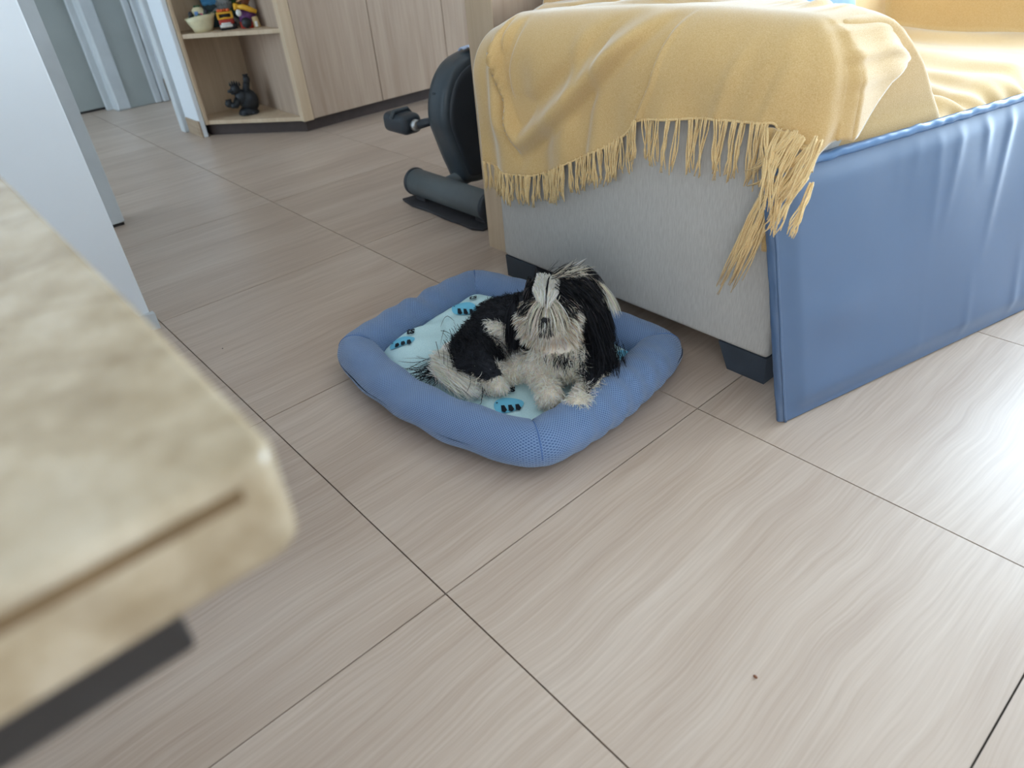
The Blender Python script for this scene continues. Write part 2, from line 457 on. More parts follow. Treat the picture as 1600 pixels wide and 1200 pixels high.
R_ = 0.115
YI = 0.848 + R_                                                  # inset outline of the arm front
XI = 0.100 - R_
def s_for_drop(d): return d - R_ + R_ * PI / 2
hem_x = [-0.87, -0.80, -0.74, -0.66, -0.60, -0.50, -0.40, -0.345, -0.31, -0.26, -0.12, 0.0, 0.06, 0.10]
hem_z = [0.338, 0.330, 0.327, 0.337, 0.356, 0.408, 0.455, 0.490, 0.528, 0.538, 0.557, 0.564, 0.562, 0.535]
def hem_drop(x): return float(armtop(x)) - float(np.interp(x, hem_x, hem_z))

def zU(x):
    d = x + 0.695
    return 0.435 + (np.where(d > 0, 0.95 * np.abs(d) ** 1.2, 42 * d * d))
def front_fold(x, z):
    """outward relief of the cloth on the arm front"""
    o = 0.0
    q = z - float(zU(x))
    fade = float(sm(0.05, -0.25, x)) * float(sm(-0.86, -0.76, x))
    o += 0.026 * math.exp(-(q / 0.026) ** 2) * fade                      # rim of the hanging swag
    o -= 0.014 * math.exp(-((q - 0.062) / 0.03) ** 2) * fade + 0.008 * math.exp(-((q + 0.045) / 0.02) ** 2) * fade
    # deep crease left of the swag
    xc = -0.742 + 0.25 * max(0, z - 0.60) ** 1.0
    o -= 0.026 * math.exp(-((x - xc) / 0.014) ** 2) * float(sm(0.44, 0.52, z)) * float(sm(0.73, 0.68, z))
    o += 0.016 * math.exp(-((x - xc + 0.032) / 0.022) ** 2) * float(sm(0.40, 0.5, z))
    # overlapping layer on the right
    xl = np.interp(z, [0.48, 0.50, 0.617, 0.714, 0.74], [-0.335, -0.33, -0.273, -0.247, -0.235])
    o += 0.013 * float(sm(-0.005, 0.006, x - xl)) - 0.006 * float(sm(0.0, 0.2, x - xl)) + 0.006 * math.exp(-((x - xl - 0.008) / 0.006) ** 2)
    # soft vertical folds
    low = float(sm(0.70, 0.45, z))
    o += low * (0.006 * math.sin(34 * x + 5 * z) + 0.005 * math.sin(61 * x - 9 * z + 1.3) + 0.004 * math.sin(23 * x + 14 * z + .4))
    for (xx, dx, a, w) in ((-0.50, 0.15, 0.009, 0.02), (-0.44, 0.2, -0.008, 0.016), (-0.10, 0.3, 0.006, 0.016), (-0.02, 0.35, -0.006, 0.02)):
        o += a * math.exp(-((x - xx - dx * (z - 0.6)) / w) ** 2) * float(sm(0.74, 0.66, z))
    return max(o, -0.012) + 0.003 * nz(x, z, 3.1, 9)

def throw_point(X, Y, jitter=1.0):
    """unfolded cloth coordinates to space; the arm front is at Y < YI, the arm end at X > XI"""
    dx, dy = X - XI, YI - Y
    s = math.hypot(max(dx, 0), max(dy, 0)) if (dx > 0 or dy > 0) else 0.0
    if s <= 0:
        z = height(X, Y)
        wig = (0.012 * math.sin(75 * Y - 16 * X + 2 * nz(X, Y, 0, 3)) + 0.006 * math.sin(140 * Y - 22 * X)) * float(sm(YI, YI + 0.06, Y)) * float(sm(-0.15, -0.45, X))
        rr_ = math.hypot(X + 0.27, (Y - 1.06) * 0.8)
        wig += (0.0045 * math.sin(150 * rr_) + 0.003 * math.sin(260 * rr_ + 1)) * float(sm(0.10, 0.20, rr_)) * float(sm(-0.22, -0.02, X)) * float(sm(0.98, 1.06, Y))
        return (X, Y, z + 0.012 + wig)
    nx, ny = max(dx, 0) / s, -max(dy, 0) / s
    bx, by = X - nx * s, Y - ny * s
    off, down = drape(s, R_)
    z = height(bx, by) + 0.012 - down
    k = float(sm(0.0, R_ * 1.2, s))
    o = front_fold(X if ny < -0.3 else bx, z) * k * abs(ny)
    ang = math.atan2(nx, -ny)
    if nx > 0.02: o += k * 0.005 * math.sin(ang * 9) * nx
    if dy <= 0: o += k * 0.003 * math.sin(by * 30 + 8 * z)
    if nx > 0.1:
        rr_ = math.hypot(X + 0.27, (Y - 1.06) * 0.8)
        o += nx * (0.0035 * math.sin(150 * rr_) + 0.002 * math.sin(260 * rr_ + 1)) * float(sm(0.86, 1.0, Y)) * float(sm(0.58, 0.68, z))
    x_ = bx + nx * (off + o)
    if z < 0.54 and nx > 0.25 and 0.78 < by < 1.06: x_ = max(x_, 0.170 + 0.2363 * (by + ny * (off + o) - 0.7655) - 0.25 * z + 0.014)
    return (x_, by + ny * (off + o), z)

NX0, NX1, NY0, NY1 = 200, 34, 40, 60
tx = np.concatenate([np.linspace(-0.865, XI, NX0), XI + np.linspace(0, 1, NX1 + 1)[1:] * 0.30])
side_end = s_for_drop(0.165)
def row_x(X, i):
    return X
P = np.zeros((len(tx), NY0 + NY1, 3)); UVc = np.zeros((len(tx), NY0 + NY1, 2))
for i, X0 in enumerate(tx):
    ext = max(0.0, (X0 - XI) / 0.30)
    for j in range(NY0 + NY1):
        if j < NY1:                                               # hanging part, from the hem up
            t = j / NY1
            L = s_for_drop(hem_drop(min(X0, 0.08)))
            Y = YI - L * (1 - t); yy = 0
        else:
            t = (j - NY1) / (NY0 - 1); Y = YI + t * 0.62
        if ext > 0:
            # width past the bend along the arm end: from the corner to where the edge meets the sofa cover
            W = np.interp(Y, [YI - 0.30, YI - 0.23, YI - 0.1, YI, YI + 0.02, YI + 0.09, YI + 0.16, YI + 0.25, YI + 0.34, YI + 0.7], [0.19, 0.21, 0.25, 0.275, 0.27, 0.222, 0.168, 0.09, 0.03, 0.01])
            X = XI + ext * W
        else: X = X0
        P[i, j] = throw_point(X, Y); UVc[i, j] = (X, Y)
throw_o = grid_mesh('throw_blanket', P, M['throw'], None, True, UVc, 0.004)
tag(throw_o, 'mustard yellow throw blanket with tasselled edge draped over the sofa arm', 'blanket')
# hem welt
bm = bmesh.new(); add_tube(bm, [tuple(P[i, 0]) for i in range(0, len(tx), 2)], 0.0032, 6)
from_bm('hem', bm, M['yarn'], throw_o, True)

def tassel(root, down, length, n=7, spread=0.010, parent=throw_o, outward=Vector((0, -1, 0)), thick=0.0016, wav=0.004):
    bm = bmesh.new(); root = Vector(root); down = Vector(down).normalized()
    side = down.cross(outward); side.normalize()
    for k in range(n):
        a = (k - (n - 1) / 2) / max(1, n - 1)
        L = length * random.uniform(0.86, 1.05); ph = random.uniform(0, 6.28); fr = random.uniform(4, 9)
        pts = []
        for q in range(6):
            t = q / 5
            w = spread * (0.75 + 0.25 * math.cos(4.5 * t)) * (0.8 + 0.5 * t)
            pts.append(root + down * (L * t) + side * (a * w + wav * math.sin(ph + fr * t) * t) + outward * (0.0025 + 0.003 * math.sin(ph * 2 + 5 * t) + 0.002 * (k % 2)))
        add_tube(bm, pts, [thick * 1.1, thick, thick, thick * 1.05, thick, thick * 0.7], 5)
    return from_bm('tassel', bm, M['yarn'], parent, True)

def hem_at(x):
    i = int(np.argmin(np.abs(tx - x))); return Vector(P[i, 0])
x = -0.858
while x < 0.03:
    r = hem_at(x)
    ln = float(np.interp(x, [-0.86, -0.7, -0.5, -0.35, -0.2, 0.0], [0.086, 0.082, 0.085, 0.088, 0.108, 0.118])) * random.uniform(0.9, 1.08)
    big = -0.36 > x
    tassel(r + Vector((0, 0.002, 0.003)), (random.uniform(-0.10, 0.10), -0.03, -1), ln, random.choice((6, 7, 8)) if big else random.choice((4, 5, 6)), random.uniform(0.008, 0.014))
    x += random.uniform(0.0135, 0.0175) if big else random.uniform(0.015, 0.026)
# long bunches hanging from the corner of the blanket
cornerP = hem_at(0.28)
def bunch(pts, n, w, thick=0.0017):
    bm = bmesh.new()
    for k in range(n):
        a = random.uniform(-1, 1); b = random.uniform(-1, 1); cut = random.uniform(0.72, 1.0)
        q = []
        m = len(pts); ns = 9
        for i in range(ns):
            t = i / (ns - 1) * cut
            f = t * (m - 1); i0 = min(int(f), m - 2); fr = f - i0
            base = Vector(pts[i0]).lerp(Vector(pts[i0 + 1]), fr)
            ww = w * (0.45 + 0.55 * math.sin(min(1, t * 1.3) * PI * 0.55))
            q.append(base + Vector((a * ww + 0.004 * math.sin(11 * t + k * 2.3) * t, -abs(b) * ww * 0.6, b * ww * 0.25 - 0.003 * math.cos(8 * t + k))))
        add_tube(bm, q, [thick] * (ns - 1) + [thick * 0.6], 5)
    return from_bm('tassel', bm, M['yarn'], throw_o, True)
for k_, pts in enumerate((
[(0.059, 0.832, 0.57), (0.05, 0.815, 0.546), (0.022, 0.814, 0.516), (-0.016, 0.829, 0.485)] ,
[(0.089, 0.832, 0.548), (0.076, 0.815, 0.524), (0.038, 0.814, 0.488), (-0.018, 0.829, 0.458)] ,
[(0.088, 0.832, 0.528), (0.075, 0.812, 0.502), (0.035, 0.829, 0.446)] ,
[(0.072, 0.832, 0.568), (0.057, 0.815, 0.527), (0.033, 0.814, 0.475), (0.031, 0.829, 0.452)] ,
[(0.029, 0.832, 0.474), (0.026, 0.818, 0.445), (0.017, 0.812, 0.409), (-0.008, 0.816, 0.331), (-0.059, 0.829, 0.203)] ,
[(0.043, 0.832, 0.472), (0.042, 0.818, 0.445), (0.032, 0.812, 0.4), (0.012, 0.816, 0.336), (-0.031, 0.829, 0.227)] ,
[(0.096, 0.838, 0.514), (0.089, 0.813, 0.496), (0.078, 0.787, 0.474), (0.078, 0.762, 0.434), (0.061, 0.76, 0.401)] ,
[(0.095, 0.838, 0.498), (0.09, 0.804, 0.478), (0.095, 0.77, 0.453), (0.085, 0.76, 0.403)] ,
[(0.105, 0.838, 0.488), (0.114, 0.804, 0.469), (0.12, 0.77, 0.441), (0.115, 0.76, 0.408)] ,
[(0.085, 0.838, 0.502), (0.086, 0.804, 0.486), (0.077, 0.77, 0.463), (0.085, 0.76, 0.403)] ,
[(0.005, 0.832, 0.571), (0.016, 0.815, 0.543), (0.029, 0.814, 0.508), (0.023, 0.829, 0.456)] ,
[(0.098, 0.838, 0.567), (0.106, 0.804, 0.544), (0.105, 0.77, 0.508), (0.087, 0.76, 0.466)] ,
[(0.109, 0.838, 0.563), (0.115, 0.804, 0.534), (0.112, 0.77, 0.501), (0.095, 0.76, 0.456)] ,
[(0.043, 0.838, 0.57), (0.037, 0.817, 0.54), (0.043, 0.796, 0.512), (0.057, 0.774, 0.479), (0.07, 0.753, 0.447)] ,
[(0.06, 0.838, 0.571), (0.057, 0.817, 0.542), (0.055, 0.796, 0.518), (0.065, 0.774, 0.486), (0.078, 0.753, 0.455)] ,
[(0.076, 0.838, 0.564), (0.071, 0.817, 0.534), (0.068, 0.796, 0.508), (0.072, 0.774, 0.483), (0.086, 0.753, 0.444)] ,
[(0.03, 0.838, 0.57), (0.029, 0.817, 0.544), (0.037, 0.796, 0.519), (0.05, 0.774, 0.49), (0.056, 0.753, 0.45)] ,
[(0.093, 0.838, 0.55), (0.088, 0.817, 0.523), (0.082, 0.796, 0.497), (0.08, 0.774, 0.477), (0.092, 0.753, 0.436)] ,
)):
    if k_ in (7, 8): pts = [(a_ + 0.010, b_ - 0.020, c_ + 0.006) for a_, b_, c_ in pts]
    bunch(pts, 30 if k_ in (4, 5) else 11, 0.016 if k_ in (4, 5) else 0.008, 0.0014)
# narrow turned-under strip of the blanket hanging beside the panel
fl = np.zeros((9, 24, 3))
for i in range(9):
    for j in range(24):
        a, t = i / 8, j / 23
        xl = 0.000 * (1 - t) + 0.018 * t; xr = 0.046 * (1 - t) + 0.050 * t
        fl[i, j] = (xl + (xr - xl) * a, 0.838 + 0.006 * math.sin(a * 7 + 2 * t), 0.57 + (0.335 - 0.57) * t)
grid_mesh('turned_corner', fl, M['throw'], throw_o, True, None, 0.003)

# cover lying over the seat and back, its edge hanging down the front behind the blue panel
XS, YS = 0.075, 1.00
ux = np.concatenate([np.linspace(-0.84, XS - 0.07, 70), XS - 0.07 + np.linspace(0, 1, 41)[1:] * 0.36])
uy = np.linspace(0.90, 2.97, 200)
Q = np.zeros((len(ux), len(uy), 3))
for i, X in enumerate(ux):
    for j, Y in enumerate(uy):
        s = max(0.0, X - (XS - 0.07)); bx = X - s
        off, down = drape(s, 0.10)
        top = height(bx, Y)
        z = top - down - (drape(YI + 0.02 - Y, R_)[1] + 0.006 if Y < YI + 0.02 else 0.0)
        wig = 0.0
        # creases: long soft waves on the seat, fans where the seat meets the arm end
        seat = float(sm(1.35, 1.6, Y))
        fan = math.hypot(bx + 0.25 - 0.0, Y - 1.28)
        wig += 0.010 * seat * (math.sin(21 * Y + 3 * X + 2.5 * nz(X, Y, 1, 3)) + 0.7 * nz(X * 1.5, Y * 5, 2, 2.2))
        wig += 0.010 * math.sin(64 * fan + 2 * nz(X, Y, 4, 4)) * float(sm(1.05, 1.2, Y)) * float(sm(2.0, 1.6, Y)) * float(sm(-0.35, -0.1, bx))
        k = float(sm(0.0, 0.12, s))
        o = k * (0.018 * math.sin(26 * Y + 1.2) * float(sm(1.0, 1.3, Y)) + 0.008 * math.sin(61 * Y + 4 * z))
        bulge = 0.05 * math.exp(-((Y - 1.22) / 0.16) ** 2) * k
        zz = z + 0.006 + wig * (1 - k * 0.6)
        lim = 0.170 + 0.2363 * (Y - 0.7655) - 0.25 * zz - 0.052 + 0.30 * max(0.0, zz - 0.535)
        Q[i, j] = (min(bx + off + o + bulge, lim), Y, zz)
cover = grid_mesh('sofa_cover', Q, M['throw'], None, True, None, 0.004)
tag(cover, 'creased pale yellow cloth covering the sofa seat and back behind the arm', 'sofa cover')

# pale blue pillow at the back of the seat
def pillow(name, c, r, m, rot, label, cat):
    bm = bmesh.new()
    bmesh.ops.create_grid(bm, x_segments=12, y_segments=12, size=1.0)
    vs = list(bm.verts)
    for v in vs:
        u, w = v.co.x, v.co.y
        e = max(0.0, (1 - u ** 4)) ** 0.5 * max(0.0, (1 - w ** 4)) ** 0.5
        v.co = Vector((u * r[0] * (1 - 0.07 * (1 - abs(w)) ** 1), w * r[1] * (1 - 0.07 * (1 - abs(u))), r[2] * e))
    low = bmesh.ops.duplicate(bm, geom=list(bm.faces) + list(bm.edges) + vs)['geom']
    for g in low:
        if isinstance(g, bmesh.types.BMVert): g.co.z *= -1
        if isinstance(g, bmesh.types.BMFace): g.normal_flip()
    bmesh.ops.remove_doubles(bm, verts=list(bm.verts), dist=1e-5)
    o = from_bm(name, bm, m, None, True); o.location = c; o.rotation_euler = rot
    return tag(o, label, cat)
pillow('pillow', (-0.375, 1.62, 0.655), (0.20, 0.18, 0.06), M['bluecloth'], (math.radians(80), 0, math.radians(84)), 'pale blue pillow just showing above the throw against the sofa back', 'pillow')

# ------------------------------------------------------------------ blue padded panel leaning on the sofa
pd_ = Vector((0.229988, 0.973193, 0.0)); LEAN = math.radians(14)
pn_ = Vector((pd_.y, -pd_.x, 0.0))
pm_ = Vector((0, 0, 1)) * math.cos(LEAN) - pn_ * math.sin(LEAN)
pq_ = pd_.cross(pm_).normalized()
if pq_.x < 0: pq_ = -pq_
pO = Vector((0.170, 0.7655, 0.006)) + pd_ * 0.012
PL, PH, PT = 1.75, 0.516, 0.034
def panel_relief(a, h):
    o = 0.0; t = h / PH
    for k in range(22):
        a0 = 0.10 + k * 0.075 + 0.02 * math.sin(k * 7.1)
        sl = 0.10 + 0.05 * math.sin(k * 3.3)
        d = a - (a0 + sl * (1 - t) * -1.0)
        amp = (0.0019 + 0.0010 * math.sin(k * 5.7)) * float(sm(0.12, 0.7, a))
        o += amp * math.exp(-(d / 0.014) ** 2) * (float(sm(0.45 + 0.25 * math.sin(k * 2.1), 0.98, t)) + 0.7 * float(sm(0.42, 0.06, t)) * (k % 2))
    o += 0.0035 * nz(a, h, 5.0, 5) + 0.006 * math.exp(-((a - 0.15) / 0.09) ** 2 - ((h - 0.20) / 0.05) ** 2)
    return o
na, nh = 300, 70
G = np.zeros((na, nh, 3))
for i in range(na):
    a = PL * i / (na - 1)
    for j in range(nh):
        h = PH * j / (nh - 1)
        edge = float(sm(0, 0.05, a) * sm(PL, PL - 0.05, a) * sm(0, 0.05, h) * sm(PH, PH - 0.05, h))
        p = pO + pd_ * a + pm_ * h + pq_ * (-0.010 + 0.012 * edge + panel_relief(a, h) * edge)
        G[i, j] = p
pan = tag(empty('floor_panel', pO), 'long blue vinyl padded panel standing on the floor against the sofa front', 'panel')
def local(P_): return P_ - np.array(pO)
grid_mesh('front_cover', local(G), M['vinyl'], pan)
B = np.zeros((na // 4, nh // 4, 3))
for i in range(na // 4):
    for j in range(nh // 4):
        a = PL * i / (na // 4 - 1); h = PH * j / (nh // 4 - 1)
        B[i, j] = pO + pd_ * a + pm_ * h + pq_ * (-PT)
o = grid_mesh('back_cover', local(B)[::-1], M['vinyl'], pan)
# four sides with soft pleats
def side(name, f, n):
    S = np.zeros((n, 8, 3))
    for i in range(n):
        for j in range(8):
            t = i / (n - 1); w = j / 7
            q, nn = f(t); 
            bul = 0.007 * math.sin(PI * w) + 0.0018 * math.sin(38 * w + 4 * nz(t * 6, w, 2)) + 0.0016 * nz(t * 30, w, 1)
            S[i, j] = q + nn * bul + pq_ * (-0.010 - (PT - 0.010) * w)
    grid_mesh(name, local(S), M['vinyl'], pan, True)
side('end_side', lambda t: (pO + pm_ * (PH * t), -pd_), 60)
side('top_side', lambda t: (pO + pd_ * (PL * t) + pm_ * PH, pm_), 240)
side('bottom_side', lambda t: (pO + pd_ * (PL * (1 - t)), -pm_ * 0.3), 60)
side('end_side', lambda t: (pO + pd_ * PL + pm_ * (PH * (1 - t)), pd_), 60)
bm = bmesh.new()
loop = [pd_ * (PL * t) + pm_ * PH for t in np.linspace(0, 1, 160)]
loop = [p + pm_ * (0.003 * nz(i * 0.35, 0, 3)) + pq_ * (-0.008 + 0.002 * nz(i * 0.5, 1, 1)) for i, p in enumerate(loop)]
add_tube(bm, loop, [0.0085 + 0.0015 * nz(i * 0.6, 0, 0) for i in range(160)], 8); from_bm('piping', bm, M['vinyl_edge'], pan, True)
bm = bmesh.new()
add_tube(bm, [pm_ * (PH * t) + pq_ * -0.009 + pd_ * (0.002 * nz(t * 8, 0, 2)) for t in np.linspace(0, 1, 40)], 0.003, 8); from_bm('piping', bm, M['vinyl'], pan, True)

# ------------------------------------------------------------------ exercise bike and the mat under its foot
eb = tag(empty('exercise_bike', (-1.40, 1.3, 0)), 'dark grey exercise bike half hidden behind the wood panel', 'exercise bike')
def L3(x, y, z): return (x + 1.40, y - 1.3, z)
# shell: side profile (y, z) swept in x with a rounded rim
prof = [(1.205, 0.075), (1.166, 0.13), (1.128, 0.25), (1.113, 0.31), (1.118, 0.37), (1.14, 0.43), (1.174, 0.475), (1.22, 0.505), (1.29, 0.522), (1.36, 0.522), (1.43, 0.505), (1.49, 0.46), (1.52, 0.40), (1.53, 0.33), (1.51, 0.26), (1.46, 0.18), (1.40, 0.10), (1.37, 0.07)]
cy_, cz_ = 1.315, 0.30
xs = [(-1.505, 0.80), (-1.503, 0.93), (-1.494, 0.985), (-1.47, 1.0), (-1.435, 1.0), (-1.41, 0.985), (-1.40, 0.95), (-1.396, 0.90), (-1.394, 0.86), (-1.40, 0.80)]
bm = bmesh.new(); rings = []
# smooth the outline
pp = []
n0 = len(prof)
for i in range(n0):
    a, b, c, d = prof[(i - 1) % n0], prof[i], prof[(i + 1) % n0], prof[(i + 2) % n0]
    for t in np.linspace(0, 1, 5)[:-1]:
        f = lambda p0, p1, p2, p3: 0.5 * ((2 * p1) + (-p0 + p2) * t + (2 * p0 - 5 * p1 + 4 * p2 - p3) * t * t + (-p0 + 3 * p1 - 3 * p2 + p3) * t ** 3)
        pp.append((f(a[0], b[0], c[0], d[0]), f(a[1], b[1], c[1], d[1])))
for x, k in xs:
    rings.append([bm.verts.new(L3(x, cy_ + (y - cy_) * k, cz_ + (z - cz_) * k)) for y, z in pp])
for a, b in zip(rings[:-1], rings[1:]):
    for i in range(len(pp)):
        bm.faces.new((a[i], a[(i + 1) % len(pp)], b[(i + 1) % len(pp)], b[i]))
bm.faces.new(rings[0]); bm.faces.new(list(reversed(rings[-1])))
bmesh.ops.recalc_face_normals(bm, faces=list(bm.faces))
shell = from_bm('shell', bm, M['plastic'], eb, True)
# raised side cover, darker
bm = bmesh.new()
r2 = []
for x, k in ((-1.396, 0.88), (-1.388, 0.86), (-1.386, 0.80), (-1.392, 0.5)):
    r2.append([bm.verts.new(L3(x, cy_ + (y - cy_) * k, cz_ + (z - cz_) * k)) for y, z in pp])
for a, b in zip(r2[:-1], r2[1:]):
    for i in range(len(pp)): bm.faces.new((a[i], a[(i + 1) % len(pp)], b[(i + 1) % len(pp)], b[i]))
bm.faces.new(list(reversed(r2[-1])))
bmesh.ops.recalc_face_normals(bm, faces=list(bm.faces))
from_bm('side_cover', bm, M['plastic_dark'], shell, True)
bm = bmesh.new(); add_box(bm, L3(-1.475, 1.128, 0.385), L3(-1.448, 1.148, 0.412), 0.006, 3); from_bm('plug', bm, M['plastic_dark'], shell, True)
bm = bmesh.new(); add_lathe(bm, [(0.06, -0.006), (0.07, 0.0), (0.066, 0.010), (0.0, 0.011)], 28, Matrix.Translation(L3(-1.386, 1.32, 0.30)) @ Matrix.Rotation(PI / 2, 4, 'Y')); from_bm('crank_cover', bm, M['plastic'], shell, True)
# pedals and cranks
def crank(x0, sgn, dy_, dz_):
    c0 = Vector(L3(x0, 1.315, 0.30)); c1 = Vector(L3(x0 + sgn * 0.045, 1.315 + dy_, 0.30 + dz_))
    bm = bmesh.new(); add_tube(bm, [c0, c0.lerp(c1, 0.5), c1], [0.016, 0.013, 0.017], 10); k = from_bm('crank', bm, M['plastic_dark'], eb, True)
    bm = bmesh.new(); add_lathe(bm, [(0.014, -0.012), (0.021, -0.008), (0.021, 0.006), (0.013, 0.012)], 18, Matrix.Translation(c1) @ Matrix.Rotation(PI / 2, 4, 'Y')); from_bm('crank_bolt', bm, M['steel'], k, True)
    bm = bmesh.new()
    lo = (min(c1.x + sgn * 0.014, c1.x + sgn * 0.165), c1.y - 0.044, c1.z - 0.036); hi = (max(c1.x + sgn * 0.014, c1.x + sgn * 0.165), c1.y + 0.044, c1.z + 0.036)
    add_box(bm, lo, hi, 0.024, 5); from_bm('pedal', bm, M['plastic_dark'], eb, True)
    bm = bmesh.new()
    mid = (lo[0] + hi[0]) / 2
    add_tube(bm, [(mid, lo[1], c1.z + 0.02), (mid, c1.y - 0.03, c1.z + 0.042), (mid, c1.y + 0.03, c1.z + 0.042), (mid, hi[1], c1.z + 0.02)], 0.009, 8); from_bm('pedal_strap', bm, M['plastic'], eb, True)
crank(-1.515, -1, -0.215, -0.008); crank(-1.384, 1, 0.215, 0.008)
# front foot
bm = bmesh.new(); add_tube(bm, [L3(-1.612, 1.095, 0.073), L3(-1.16, 1.095, 0.073)], 0.050, 28); ft = from_bm('front_stabiliser', bm, M['tube'], eb); 
for p in ft.data.polygons: p.use_smooth = len(p.vertices) == 4
for x in (-1.618, -1.168):
    bm = bmesh.new(); add_lathe(bm, [(0.049, -0.004), (0.053, 0.0), (0.053, 0.010), (0.047, 0.016)], 28, Matrix.Translation(L3(x, 1.095, 0.073)) @ Matrix.Rotation(PI / 2, 4, 'Y')); from_bm('end_cap', bm, M['plastic_dark'], eb, True)
for x in (-1.57, -1.20):
    bm = bmesh.new(); add_box(bm, L3(x - 0.03, 1.075, 0.010), L3(x + 0.03, 1.115, 0.035), 0.004); from_bm('rubber_foot', bm, M['rubber'], eb)
bm = bmesh.new(); add_tube(bm, [L3(-1.45, 1.11, 0.08), L3(-1.45, 1.30, 0.10), L3(-1.45, 1.6, 0.09), L3(-1.45, 1.86, 0.08)], 0.030, 14); from_bm('main_frame', bm, M['tube'], eb, True)
bm = bmesh.new(); add_tube(bm, [L3(-1.66, 1.88, 0.055), L3(-1.24, 1.88, 0.055)], 0.045, 20); from_bm('rear_stabiliser', bm, M['tube'], eb, True)
bm = bmesh.new(); add_tube(bm, [L3(-1.45, 1.62, 0.09), L3(-1.45, 1.68, 0.42), L3(-1.45, 1.72, 0.66)], 0.026, 14); from_bm('seat_post', bm, M['tube'], eb, True)
bm = bmesh.new(); add_ball(bm, L3(-1.45, 1.74, 0.69), 1.0, 3, (0.115, 0.13, 0.045)); from_bm('saddle', bm, M['plastic_dark'], eb, True)
cl = grid_mesh('folded_cloth', np.array([[[-1.47 + 0.10 * i / 12 , 1.265 + 0.22 * j / 16, 0.523 + 0.010 * math.sin(PI * j / 16) + 0.004 * math.sin(i * 1.1 + j * .7) + 0.014 * math.sin(PI * i / 12) - 0.02 * max(0, j / 16 - 0.5)] for j in range(17)] for i in range(13)]), M['whitecloth'], None, True, None, 0.006)
tag(cl, 'small white folded cloth lying on top of the exercise bike shell', 'cloth')
mt = bmesh.new()
outline = [(-1.650, 1.045), (-1.56, 1.028), (-1.45, 1.034), (-1.35, 1.026), (-1.26, 1.030), (-1.19, 1.026), (-1.15, 1.045), (-1.15, 1.16), (-1.30, 1.165), (-1.48, 1.158), (-1.63, 1.16)]
add_prism(mt, outline, 0.0006, 0.011, 'z', 0.0025)
tag(from_bm('rubber_mat', mt, M['rubber']), 'narrow dark rubber mat strip lying under the bike foot', 'mat')

# ------------------------------------------------------------------ stone-topped table in the foreground
tb = tag(empty('stone_table', (-0.3, -0.8, 0)), 'cream marble table top with rounded edge, out of focus in the foreground', 'table')
bm = bmesh.new(); add_box(bm, (-1.05 + 0.3, -1.35 + 0.8, 0.753), (0.492 + 0.3, -0.315 + 0.8, 0.80), 0.0, 1)
vert_e = [e for e in bm.edges if abs(e.verts[0].co.z - e.verts[1].co.z) > 0.01]
bmesh.ops.bevel(bm, geom=vert_e, offset=0.016, segments=6, profile=0.5, affect='EDGES')
rim = [e for e in bm.edges if abs(e.verts[0].co.z - e.verts[1].co.z) < 1e-5]
bmesh.ops.bevel(bm, geom=rim, offset=0.006, segments=4, profile=0.5, affect='EDGES')
from_bm('table_top', bm, M['stone'], tb, True)
box('edge_joint', (0.4905 + 0.3, -1.33 + 0.8, 0.7875), (0.4925 + 0.3, -0.333 + 0.8, 0.7935), plain('brown_joint', (122, 98, 68), 0.7), tb)
bm = bmesh.new(); add_box(bm, (-0.95 + 0.3, -1.27 + 0.8, 0.722), (0.478 + 0.3, -0.366 + 0.8, 0.7535), 0.003, 2)
fr = from_bm('under_frame', bm, M['iron'], tb)
bm = bmesh.new(); add_box(bm, (0.452 + 0.3, -0.372 + 0.8, 0.740), (0.470 + 0.3, -0.360 + 0.8, 0.757), 0.003, 2); from_bm('end_clip', bm, M['steel'], fr)
bm = bmesh.new(); add_lathe(bm, [(0.20, 0.0), (0.20, 0.015), (0.06, 0.05), (0.045, 0.10), (0.045, 0.70), (0.12, 0.7225)], 28, Matrix.Translation((-0.12, -0.12, 0))); from_bm('pedestal', bm, M['iron'], tb, True)

